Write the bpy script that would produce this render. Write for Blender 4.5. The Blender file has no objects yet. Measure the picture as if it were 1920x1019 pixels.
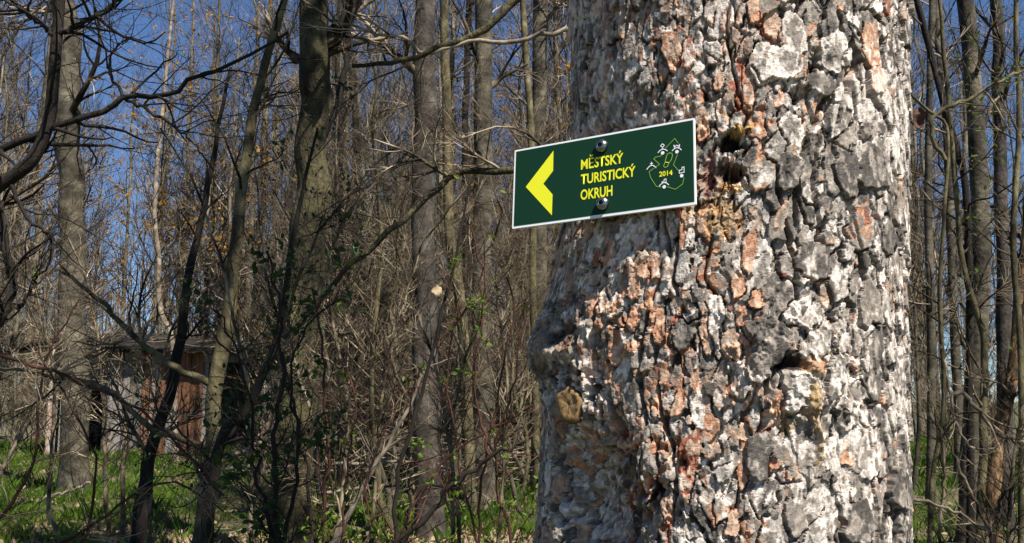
import bpy, math
import numpy as np
from mathutils import Matrix, Vector

# ------------------------------------------------------------------ camera, sky, sun, exposure
sc = bpy.context.scene
COL = sc.collection
rad = math.radians
FPX = 1700.0
PITCH = math.atan((740 - 509.5) / FPX)
EYE = np.array([0.0, 0.0, 1.5])
cam = bpy.data.cameras.new('camera'); camo = bpy.data.objects.new('camera', cam); COL.objects.link(camo)
cam.sensor_width = 36; cam.lens = 36 * FPX / 1920; cam.clip_start = 0.05; cam.clip_end = 2000
camo.location = EYE; camo.rotation_euler = (math.pi / 2 + PITCH, 0, 0)
sc.camera = camo

SUN_EL, SUN_AZ = rad(55), rad(37)          # azimuth: to the right of straight behind the camera
sdir = Vector((math.sin(SUN_AZ) * math.cos(SUN_EL), -math.cos(SUN_AZ) * math.cos(SUN_EL), math.sin(SUN_EL)))
world = bpy.data.worlds.new('World'); sc.world = world; world.use_nodes = True
wn = world.node_tree.nodes; wl = world.node_tree.links
sky = wn.new('ShaderNodeTexSky'); sky.sky_type = 'NISHITA'; sky.sun_disc = False
sky.sun_elevation = SUN_EL; sky.sun_rotation = math.atan2(sdir.x, sdir.y)
sky.altitude = 400; sky.air_density = 0.8; sky.dust_density = 0.0; sky.ozone_density = 8.0
wl.new(sky.outputs[0], wn['Background'].inputs[0]); wn['Background'].inputs[1].default_value = 0.072
sl = bpy.data.lights.new('sun', 'SUN'); so = bpy.data.objects.new('sun', sl); COL.objects.link(so)
sl.energy = 5.0; sl.angle = rad(0.5); sl.color = (1.0, 0.93, 0.82)
so.rotation_euler = sdir.to_track_quat('Z', 'Y').to_euler(); so.location = (6, -10, 20)
vs = sc.view_settings
vs.view_transform = 'Standard'; vs.look = 'None'; vs.gamma = 1; vs.use_curve_mapping = False; vs.exposure = 0.88

# ------------------------------------------------------------------ helpers
CP, SP = math.cos(PITCH), math.sin(PITCH)
def at(x, y, Y):
    """point of the place seen at photo pixel x, y and standing Y metres in front"""
    u = (x - 960) / FPX; v = (509.5 - y) / FPX
    d = np.array([u, CP - v * SP, SP + v * CP])
    return EYE + d * (Y / d[1])
def smooth(a, b, x):
    t = np.clip((x - a) / (b - a), 0, 1); return t * t * (3 - 2 * t)
def gz(x, y):
    x = np.asarray(x, float); y = np.asarray(y, float)
    n = .05 * np.sin(x * .9 + 1) * np.sin(y * .7) + .03 * np.sin(x * 2.3 + y * 1.7) + .02 * np.sin(x * 4.1 - y * 3.3)
    near = smooth(2.5, 6, np.hypot(x, y))
    return n * near + .012 * np.clip(y - 6, 0, 17) - 6.0 * smooth(23, 110, y)

def mesh_np(name, V, F, mat, col=None, smooth_=False):
    """F: (n,3) or (n,4) int array"""
    me = bpy.data.meshes.new(name)
    V = np.asarray(V, np.float32); F = np.asarray(F, np.int32)
    n, k = F.shape
    me.vertices.add(len(V)); me.vertices.foreach_set('co', V.ravel())
    me.loops.add(n * k); me.loops.foreach_set('vertex_index', F.ravel())
    me.polygons.add(n); me.polygons.foreach_set('loop_start', np.arange(0, n * k, k, dtype=np.int32))
    me.polygons.foreach_set('use_smooth', np.full(n, smooth_, bool))
    me.update(calc_edges=True)
    if col is not None:
        a = me.color_attributes.new('Col', 'FLOAT_COLOR', 'POINT')
        a.data.foreach_set('color', np.c_[col, np.ones(len(V))].astype(np.float32).ravel())
    if mat: me.materials.append(mat)
    return me
def obj(name, me, parent=None, kind=None):
    o = bpy.data.objects.new(name, me); COL.objects.link(o)
    if parent: o.parent = parent
    if kind: o['kind'] = kind
    return o
def tag(o, label, cat, group=None):
    o['label'] = label; o['category'] = cat
    if group: o['group'] = group
    return o
def thing(name, label, cat, loc=(0, 0, 0), group=None):
    o = bpy.data.objects.new(name, None); COL.objects.link(o); o.location = loc; o.empty_display_size = .1
    return tag(o, label, cat, group)
def copy_thing(src, loc, rz, s, label=None, group=None):
    o = src.copy(); COL.objects.link(o); o.location = loc; o.rotation_euler = (0, 0, rz); o.scale = s
    if label: o['label'] = label
    if group: o['group'] = group
    for ch in src.children:
        c = ch.copy(); COL.objects.link(c); c.parent = o
    return o
class MB:
    """collects boxes and prisms into one mesh"""
    def __init__(s): s.V = []; s.F = []
    def box(s, x0, x1, y0, y1, z0, z1, jit=0, rng=None):
        b = len(s.V); P = np.array([[x, y, z] for z in (z0, z1) for x, y in ((x0, y0), (x1, y0), (x1, y1), (x0, y1))], float)
        if jit: P += rng.normal(0, jit, P.shape)
        s.V += P.tolist()
        s.F += [[b + i for i in q] for q in ((3, 2, 1, 0), (4, 5, 6, 7), (0, 1, 5, 4), (1, 2, 6, 5), (2, 3, 7, 6), (3, 0, 4, 7))]
        return s
    def mesh(s, name, mat):
        me = bpy.data.meshes.new(name); me.from_pydata(s.V, [], s.F); me.materials.append(mat); return me
def polymesh(name, V, F, mat):
    me = bpy.data.meshes.new(name); me.from_pydata([tuple(v) for v in V], [], F); me.materials.append(mat); return me

# ------------------------------------------------------------------ materials
def new_mat(name, rough=.85):
    m = bpy.data.materials.new(name); m.use_nodes = True
    b = m.node_tree.nodes['Principled BSDF']; b.inputs['Roughness'].default_value = rough
    b.inputs['Specular IOR Level'].default_value = .25
    return m, m.node_tree.nodes, m.node_tree.links, b
def ramp_mat(name, stops, scale=8, stretch=(1, 1, 1), rough=.85, bump=.3, bdist=.004, detail=5, rnd=0.0, trans=0, scale2=None, patch=0):
    """noise through a colour ramp, object coordinates; rnd = per-object brightness spread"""
    m, N, L, b = new_mat(name, rough)
    tc = N.new('ShaderNodeTexCoord'); mp = N.new('ShaderNodeMapping'); mp.inputs['Scale'].default_value = stretch
    nz = N.new('ShaderNodeTexNoise'); nz.inputs['Scale'].default_value = scale; nz.inputs['Detail'].default_value = detail; nz.inputs['Roughness'].default_value = .65
    cr = N.new('ShaderNodeValToRGB')
    e = cr.color_ramp.elements
    while len(e) < len(stops): e.new(.5)
    for el, (p, c) in zip(e, stops): el.position = p; el.color = (*c, 1)
    L.new(tc.outputs['Object'], mp.inputs[0]); L.new(mp.outputs[0], nz.inputs[0]); L.new(nz.outputs[0], cr.inputs[0])
    out = cr.outputs[0]
    if patch:
        pn = N.new('ShaderNodeTexNoise'); pn.inputs['Scale'].default_value = patch; pn.inputs['Detail'].default_value = 4
        pr_ = N.new('ShaderNodeMapRange'); pr_.inputs['From Min'].default_value = .38; pr_.inputs['From Max'].default_value = .62; pr_.inputs['To Min'].default_value = .42; pr_.inputs['To Max'].default_value = 1.3
        pm = N.new('ShaderNodeMix'); pm.data_type = 'RGBA'; pm.blend_type = 'MULTIPLY'; pm.inputs[0].default_value = 1
        L.new(tc.outputs['Object'], pn.inputs[0]); L.new(pn.outputs[0], pr_.inputs[0]); L.new(out, pm.inputs[6]); L.new(pr_.outputs[0], pm.inputs[7]); out = pm.outputs[2]
    if rnd:
        oi = N.new('ShaderNodeObjectInfo'); mr = N.new('ShaderNodeMapRange')
        mr.inputs['To Min'].default_value = 1 - rnd; mr.inputs['To Max'].default_value = 1 + rnd
        mx = N.new('ShaderNodeMix'); mx.data_type = 'RGBA'; mx.blend_type = 'MULTIPLY'; mx.inputs[0].default_value = 1
        L.new(oi.outputs['Random'], mr.inputs[0]); L.new(out, mx.inputs[6]); L.new(mr.outputs[0], mx.inputs[7]); out = mx.outputs[2]
    L.new(out, b.inputs['Base Color'])
    if bump:
        bp = N.new('ShaderNodeBump'); bp.inputs['Strength'].default_value = bump; bp.inputs['Distance'].default_value = bdist
        n2 = N.new('ShaderNodeTexNoise'); n2.inputs['Scale'].default_value = scale2 or scale * 4; n2.inputs['Detail'].default_value = 6
        L.new(mp.outputs[0], n2.inputs[0]); L.new(n2.outputs[0], bp.inputs['Height']); L.new(bp.outputs[0], b.inputs['Normal'])
    if trans:
        t = N.new('ShaderNodeBsdfTranslucent'); ms = N.new('ShaderNodeMixShader'); ms.inputs[0].default_value = trans
        L.new(out, t.inputs[0]); L.new(b.outputs[0], ms.inputs[1]); L.new(t.outputs[0], ms.inputs[2])
        L.new(ms.outputs[0], N['Material Output'].inputs[0])
    return m
def plain(name, c, rough=.5, metal=0, spec=.4):
    m, N, L, b = new_mat(name, rough); b.inputs['Base Color'].default_value = (*c, 1); b.inputs['Metallic'].default_value = metal
    b.inputs['Specular IOR Level'].default_value = spec
    nz = N.new('ShaderNodeTexNoise'); nz.inputs['Scale'].default_value = 60
    mr = N.new('ShaderNodeMapRange'); mr.inputs['To Min'].default_value = rough - .08; mr.inputs['To Max'].default_value = rough + .12
    L.new(nz.outputs[0], mr.inputs[0]); L.new(mr.outputs[0], b.inputs['Roughness'])
    return m
# bark of the pine: the colour of each flake is stored on the mesh, the grain comes from noise
mpine, N, L, b = new_mat('pine_bark', .75)
b.inputs['Specular IOR Level'].default_value = .3
at_ = N.new('ShaderNodeVertexColor'); at_.layer_name = 'Col'
tc = N.new('ShaderNodeTexCoord'); n1 = N.new('ShaderNodeTexNoise'); n1.inputs['Scale'].default_value = 210; n1.inputs['Detail'].default_value = 6; n1.inputs['Roughness'].default_value = .7
mr = N.new('ShaderNodeMapRange'); mr.inputs['From Min'].default_value = .3; mr.inputs['From Max'].default_value = .7; mr.inputs['To Min'].default_value = .55; mr.inputs['To Max'].default_value = 1.4
mx = N.new('ShaderNodeMix'); mx.data_type = 'RGBA'; mx.blend_type = 'MULTIPLY'; mx.inputs[0].default_value = 1
geo = N.new('ShaderNodeNewGeometry')
mpg = N.new('ShaderNodeMapping'); mpg.inputs['Scale'].default_value = (1, 1, .55); L.new(geo.outputs['Position'], mpg.inputs[0]); L.new(mpg.outputs[0], n1.inputs[0]); L.new(n1.outputs[0], mr.inputs[0]); L.new(at_.outputs[0], mx.inputs[6]); L.new(mr.outputs[0], mx.inputs[7])
L.new(mx.outputs[2], b.inputs['Base Color'])
bp = N.new('ShaderNodeBump'); bp.inputs['Strength'].default_value = .4; bp.inputs['Distance'].default_value = .0015
n2 = N.new('ShaderNodeTexNoise'); n2.inputs['Scale'].default_value = 300; n2.inputs['Detail'].default_value = 3
L.new(geo.outputs['Position'], n2.inputs[0]); L.new(n2.outputs[0], bp.inputs['Height']); L.new(bp.outputs[0], b.inputs['Normal'])

M = {}
M['pine_core'] = ramp_mat('pine_core', [(.35, (.05, .035, .03)), (.55, (.22, .19, .17)), (.7, (.34, .29, .26))], 30, (1, 1, .5), bump=1, bdist=.02)
M['beech'] = ramp_mat('smooth_grey_bark', [(.32, (.032, .027, .019)), (.5, (.088, .076, .054)), (.68, (.175, .153, .115))], 6, (1, 1, 1.2), patch=2.6, bump=.8, bdist=.012)
M['dark_grey'] = ramp_mat('dark_grey_bark', [(.32, (.026, .021, .018)), (.5, (.068, .058, .048)), (.7, (.135, .118, .10))], 8, (1, 1, .8), patch=2.6, bump=.8, bdist=.012)
M['mossy'] = ramp_mat('mossy_bark', [(.32, (.020, .016, .010)), (.48, (.055, .046, .026)), (.6, (.085, .078, .032)), (.75, (.15, .125, .08))], 14, (1, 1, .5), patch=2.6, bump=1, bdist=.02)
M['olive'] = ramp_mat('olive_bark', [(.32, (.04, .032, .018)), (.5, (.115, .098, .05)), (.7, (.215, .185, .105))], 12, (1, 1, .6), patch=2.6, bump=.8, bdist=.008)
M['rough_dark_shaded'] = ramp_mat('rough_dark_shaded_bark', [(.3, (.007, .006, .005)), (.55, (.019, .015, .012)), (.75, (.045, .036, .028))], 18, (1, 1, .6), bump=.8, bdist=.008)  # dark bark, with the shade on near limbs and leaning stems put in
M['peeled'] = ramp_mat('peeled_wood', [(.40, (.045, .032, .022)), (.50, (.12, .075, .04)), (.54, (.30, .17, .085)), (.7, (.46, .32, .18))], 9, (1, 1, .35), patch=3, bump=.8, bdist=.01)
M['twig'] = ramp_mat('brown_lit_shaded_twig', [(.40, (.012, .009, .006)), (.48, (.05, .038, .024)), (.55, (.17, .13, .085)), (.68, (.42, .35, .26))], 2.2, bump=0, rnd=.3, detail=3)  # sunlit and shaded twigs mixed into the colour, near black to pale
M['twig_dark'] = ramp_mat('dark_twig', [(.3, (.008, .006, .005)), (.6, (.022, .017, .013)), (.8, (.05, .038, .03))], 12, bump=0)
M['twig_red'] = ramp_mat('reddish_twig', [(.3, (.025, .012, .009)), (.55, (.07, .028, .02)), (.8, (.18, .09, .06))], 8, bump=0)
M['twig_pale'] = ramp_mat('pale_stick', [(.32, (.06, .045, .033)), (.5, (.20, .16, .12)), (.72, (.42, .36, .28))], 7, bump=.3, rnd=.3)
M['far'] = ramp_mat('far_bark', [(.36, (.028, .022, .015)), (.48, (.11, .095, .065)), (.66, (.28, .245, .18))], 2.2, (1, 1, .6), bump=0, rnd=.4)
M['twig_lit'] = ramp_mat('lit_tan_twig', [(.38, (.018, .013, .008)), (.47, (.08, .060, .038)), (.56, (.20, .158, .105)), (.7, (.42, .35, .25))], 3.5, bump=0, rnd=.25, detail=3)  # paler sunlit copy of the brown twigs, the light put into the tan
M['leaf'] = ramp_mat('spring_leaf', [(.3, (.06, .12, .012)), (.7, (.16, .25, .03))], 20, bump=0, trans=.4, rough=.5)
M['leaf_dark_shaded'] = ramp_mat('dark_shaded_leaf', [(.3, (.014, .036, .009)), (.7, (.035, .075, .014))], 20, bump=0, trans=.25, rough=.45)  # dark green leaves, the shrub's shade partly put into the colour
M['leaf_dead'] = ramp_mat('dead_leaf', [(.3, (.25, .13, .03)), (.7, (.5, .28, .05))], 6, bump=0, trans=.4)
M['leaf_tan'] = ramp_mat('tan_leaf', [(.3, (.42, .32, .18)), (.7, (.7, .56, .36))], 40, bump=0, trans=.3)
M['litter'] = ramp_mat('leaf_litter', [(.3, (.13, .085, .045)), (.5, (.26, .19, .11)), (.75, (.42, .34, .22))], 3, bump=0)
M['grass'] = ramp_mat('grass', [(.36, (.025, .055, .006)), (.48, (.06, .12, .012)), (.56, (.105, .18, .018)), (.7, (.19, .22, .05))], 1.6, bump=0, trans=.35, rough=.5)
M['soil'] = ramp_mat('forest_floor', [(.3, (.03, .04, .012)), (.45, (.055, .07, .018)), (.55, (.10, .085, .045)), (.72, (.19, .15, .09))], .8, bump=1, bdist=.05, detail=10)
M['plank_grey'] = ramp_mat('weathered_plank', [(.3, (.10, .09, .085)), (.5, (.21, .195, .185)), (.75, (.34, .32, .30))], 6, (3, 3, .25), bump=.6, bdist=.006, rnd=.25)
M['plank_rust'] = ramp_mat('reddish_plank', [(.3, (.08, .036, .022)), (.5, (.19, .088, .048)), (.75, (.33, .19, .12))], 6, (3, 3, .25), bump=.6, bdist=.006, rnd=.2)
M['plank_worn'] = ramp_mat('worn_painted_plank', [(.35, (.20, .10, .06)), (.52, (.34, .27, .22)), (.7, (.55, .52, .48))], 5, (3, 3, .3), bump=.6, bdist=.006, rnd=.2)
M['roof'] = ramp_mat('roof_felt', [(.3, (.008, .007, .006)), (.5, (.022, .018, .014)), (.75, (.06, .05, .036))], 7, bump=1, bdist=.02, rnd=.25)
M['white'] = plain('white_board', (.82, .84, .85), .35)
M['green'] = plain('green_print', (.004, .034, .016), .5, spec=.2)
M['yellow'] = plain('yellow_print', (.80, .80, .02), .45)
M['lime'] = plain('lime_print', (.32, .55, .05), .45)
M['steel'] = plain('steel', (.30, .30, .31), .25, 1)
M['recess'] = plain('dark_recess', (.01, .01, .01), .6)

# ------------------------------------------------------------------ tubes and growth
def frames(P):
    T = np.gradient(P, axis=1); T /= np.linalg.norm(T, axis=2, keepdims=True) + 1e-9
    ref = np.where(np.abs(T[:, :1, 2:3]) > .8, np.array([[[1., 0, 0]]]), np.array([[[0., 0, 1.]]]))
    A = np.cross(T, ref); A /= np.linalg.norm(A, axis=2, keepdims=True) + 1e-9
    return T, A, np.cross(T, A)
def tubes(batches, sides=3, lump=0, rng=None):
    """batches: list of (P (n,k,3), r (n,k)) -> verts, quads"""
    VV = []; FF = []; off = 0
    for P, r in batches:
        if len(P) == 0: continue
        n, k, _ = P.shape
        T, A, B = frames(P)
        a = np.linspace(0, 2 * np.pi, sides, endpoint=False)
        rr = np.repeat(r[..., None], sides, 2)
        if lump: rr = rr * (1 + rng.normal(0, lump, rr.shape))
        V = P[:, :, None, :] + rr[..., None] * (np.cos(a)[None, None, :, None] * A[:, :, None, :] + np.sin(a)[None, None, :, None] * B[:, :, None, :])
        idx = np.arange(n * k * sides).reshape(n, k, sides) + off
        i0 = idx[:, :-1]; i1 = idx[:, 1:]
        Q = np.stack([i0, np.roll(i0, -1, 2), np.roll(i1, -1, 2), i1], -1).reshape(-1, 4)
        VV.append(V.reshape(-1, 3)); FF.append(Q); off += n * k * sides
    return np.concatenate(VV), np.concatenate(FF)
def grow(P, r, n, t0, t1, ang, length, k, wig, up, rr, rng, rmin=.0008, taper=.3):
    """n side shoots on the polylines P"""
    N_, kk, _ = P.shape
    seg = np.linalg.norm(np.diff(P, axis=1), axis=2).sum(1)
    i = rng.choice(N_, n, p=seg / seg.sum()); t = t0 + (t1 - t0) * rng.random(n)
    f = t * (kk - 1); j = np.minimum(f.astype(int), kk - 2); w = (f - j)[:, None]
    p = P[i, j] * (1 - w) + P[i, j + 1] * w
    T = P[i, j + 1] - P[i, j]; T /= np.linalg.norm(T, axis=1, keepdims=True) + 1e-9
    pr = r[i, j] * (1 - w[:, 0]) + r[i, j + 1] * w[:, 0]
    q = rng.normal(size=(n, 3)); q -= (q * T).sum(1, keepdims=True) * T; q /= np.linalg.norm(q, axis=1, keepdims=True) + 1e-9
    a = np.radians(ang) * (.7 + .6 * rng.random(n))[:, None]
    d = np.cos(a) * T + np.sin(a) * q
    Ls = length * (.45 + .9 * rng.random(n)) * (1.15 - .6 * t)
    out = np.empty((n, k, 3)); out[:, 0] = p
    for s in range(1, k):
        d = d + rng.normal(0, wig, (n, 3)); d[:, 2] += up
        d /= np.linalg.norm(d, axis=1, keepdims=True)
        p = p + d * (Ls / (k - 1))[:, None]; out[:, s] = p
    r0 = np.maximum(pr * rr * (.7 + .5 * rng.random(n)), rmin)
    R = r0[:, None] * np.linspace(1, taper, k)[None]
    return out, np.maximum(R, rmin * .6)
def spline(pts, k):
    pts = np.asarray(pts, float)
    if len(pts) == 2: pts = np.array([pts[0], (pts[0] + pts[1]) / 2, pts[1]])
    P = np.vstack([2 * pts[0] - pts[1], pts, 2 * pts[-1] - pts[-2]])
    d = np.r_[0, np.cumsum(np.linalg.norm(np.diff(pts[:, :3], axis=0), axis=1))]; d /= d[-1]
    out = []
    for t in np.linspace(0, 1, k):
        i = min(np.searchsorted(d, t, 'right') - 1, len(pts) - 2); u = (t - d[i]) / max(d[i + 1] - d[i], 1e-9)
        a, b_, c, e = P[i], P[i + 1], P[i + 2], P[i + 3]
        out.append(.5 * (2 * b_ + (c - a) * u + (2 * a - 5 * b_ + 4 * c - e) * u * u + (3 * b_ - a - 3 * c + e) * u ** 3))
    return np.array(out)
def leaf_mesh(name, p, size, mat, rng, shape=1.6):
    n = len(p); d = rng.normal(size=(n, 3)); d[:, 2] += .2; d /= np.linalg.norm(d, axis=1, keepdims=True)
    q = rng.normal(size=(n, 3)); q -= (q * d).sum(1, keepdims=True) * d; q /= np.linalg.norm(q, axis=1, keepdims=True)
    nn = np.cross(d, q); s = size * (.5 + .9 * rng.random(n))[:, None]
    # six-point leaf folded along its rib
    rows = [(0, 0, 0), (.35, .32, .10), (.72, .26, .12), (1, 0, .02), (.72, -.26, .12), (.35, -.32, .10)]
    V = np.stack([p + s * (shape * a * d * .7 + b_ * q * .9 + c * nn) for a, b_, c in rows], 1)
    base = (np.arange(n) * 6)[:, None]
    F = np.concatenate([base + np.array([[0, 1, 2, 3]]), base + np.array([[0, 3, 4, 5]])])
    return mesh_np(name, V.reshape(-1, 3), F, mat)
def joint(batches_with_sides, name, mat, smooth_=True, lump=0, rng=None):
    VV = []; FF = []; o = 0
    for b_, s in batches_with_sides:
        V, F = tubes([b_], s, lump if s > 5 else 0, rng); VV.append(V); FF.append(F + o); o += len(V)
    return mesh_np(name, np.concatenate(VV), np.concatenate(FF), mat, smooth_=smooth_)

# ------------------------------------------------------------------ ground
def build_ground():
    ys = np.r_[np.linspace(-30, 0, 16), np.linspace(.25, 26, 104), np.linspace(27, 120, 60), np.linspace(130, 900, 12)]
    xs = np.r_[np.linspace(-700, -50, 10), np.linspace(-45, -14, 20), np.linspace(-13.5, 13.5, 110), np.linspace(14, 45, 20), np.linspace(50, 700, 10)]
    X, Y = np.meshgrid(xs, ys); rng = np.random.default_rng(2)
    Z = gz(X, Y) + rng.normal(0, .012, X.shape) * (np.hypot(X, Y) < 30)
    n, m = X.shape; I = np.arange(n * m).reshape(n, m)
    F = np.stack([I[:-1, :-1], I[:-1, 1:], I[1:, 1:], I[1:, :-1]], -1).reshape(-1, 4)
    o = obj('ground', mesh_np('ground', np.stack([X, Y, Z], -1).reshape(-1, 3), F, M['soil'], smooth_=True), kind='structure')
build_ground()

def build_grass():
    rng = np.random.default_rng(5)
    # tuft centres in the sector in view, thicker where the photo shows grass, thinner on the littered strip
    n = 26000
    Y = 4.5 + 21 * rng.random(n) ** .85; X = (rng.random(n) * 2 - 1) * (Y * .66 + 1.5)
    dens = .5 + .5 * np.sin(X * 1.1 + .6 * Y) * np.sin(Y * .9 - X * .3 + 1)
    px = X / Y * 1700 + 960
    bare = np.exp(-((X + 1.6) / 1.8) ** 2 - ((Y - 8.3) / .9) ** 2) + .9 * smooth(.62, .8, .5 + .5 * np.sin(X * 2.7 + 1.3 * np.sin(Y * 1.9)) * np.sin(Y * 2.1 + 1.1 * np.sin(X * 1.4)))
    keep = rng.random(n) < np.clip(.22 + .85 * dens - .9 * bare, .05, 1)
    X, Y = X[keep], Y[keep]
    nb = 8; n = len(X) * nb
    cx = np.repeat(X, nb) + rng.normal(0, .055, n); cy = np.repeat(Y, nb) + rng.normal(0, .055, n)
    h = np.repeat(.07 + .14 * rng.random(len(X)) ** 1.5, nb) * (.5 + .8 * rng.random(n))
    a = rng.random(n) * 2 * np.pi; lean = h * (.25 + .5 * rng.random(n))
    w = (.0020 + .0024 * rng.random(n)) * (1 + cy * .025)
    z = gz(cx, cy) - .01
    dx, dy = np.cos(a), np.sin(a)
    fx, fy = -dy * w, dx * w
    V = np.stack([np.stack([cx - fx, cy - fy, z], -1), np.stack([cx + fx, cy + fy, z], -1),
                  np.stack([cx + dx * lean * .3 + fx * .8, cy + dy * lean * .3 + fy * .8, z + h * .6], -1),
                  np.stack([cx + dx * lean, cy + dy * lean, z + h], -1)], 1)
    F = (np.arange(n) * 4)[:, None] + np.array([[0, 1, 2, 3]])
    o = obj('grass', mesh_np('grass', V.reshape(-1, 3), F, M['grass']), kind='stuff')
    tag(o, 'fresh green spring grass growing in tufts on the forest floor', 'grass')
    n = 15000
    Y = 4 + 20 * rng.random(n); X = (rng.random(n) * 2 - 1) * (Y * .66 + 1.5)
    Y2 = 7.2 + 2.6 * rng.random(n // 2); X2 = -1.6 + rng.normal(0, 1.6, n // 2)
    X = np.r_[X, X2]; Y = np.r_[Y, Y2]
    p = np.stack([X, Y, gz(X, Y) + .01 + .02 * rng.random(len(X))], -1)
    o = obj('leaf_litter', leaf_mesh('leaf_litter', p, .055, M['litter'], rng), kind='stuff')
    tag(o, 'dry tan fallen leaves strewn over the forest floor', 'leaf litter')
build_grass()

# ------------------------------------------------------------------ the pine trunk
TC = np.array([.3787, 1.542]); TD = 1.588; TR = .284
azc = math.atan2(TC[0], TC[1]); LAT = np.array([math.cos(azc), -math.sin(azc)]); TOW = -TC / TD
def ray(px, py):
    u = (px - 960) / FPX; v = (509.5 - py) / FPX
    return np.array([u, CP - v * SP, SP + v * CP])
def edges():
    zs = []; RL = []; RRt = []
    tab = [(-60, 1055, 1724), (0, 1060, 1722), (120, 1066, 1719), (250, 1068, 1716), (340, 1062, 1713), (430, 1046, 1711), (500, 1030, 1710), (560, 1018, 1710),
           (700, 1010, 1711), (800, 1008, 1712), (900, 1000, 1712), (1019, 996, 1714), (1120, 985, 1716)]
    for y, xl, xr in tab:
        dl, dr = ray(xl, y), ray(xr, y)
        RL.append(TD * math.sin(azc - math.atan2(dl[0], dl[1]))); RRt.append(TD * math.sin(math.atan2(dr[0], dr[1]) - azc))
        zs.append(1.5 + dl[2] / math.hypot(dl[0], dl[1]) * TD * .985)
    o = np.argsort(zs)
    return np.array(zs)[o], np.array(RL)[o], np.array(RRt)[o]
EZ, ERL, ERR = edges()
def trunk_pt(th, z, h):
    rl = np.interp(z, EZ, ERL) - .006; rr = np.interp(z, EZ, ERR) - .006
    sh = (rr - rl) / 2; w = (rr + rl) / 2 + h
    flare = .22 * np.exp(-np.maximum(z, 0) / .22)
    w = w + flare; dp = TR + h + flare
    a = sh + w * np.sin(th); c = dp * np.cos(th)
    return np.stack([TC[0] + LAT[0] * a + TOW[0] * c, TC[1] + LAT[1] * a + TOW[1] * c, z + 0 * th], -1)

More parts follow.
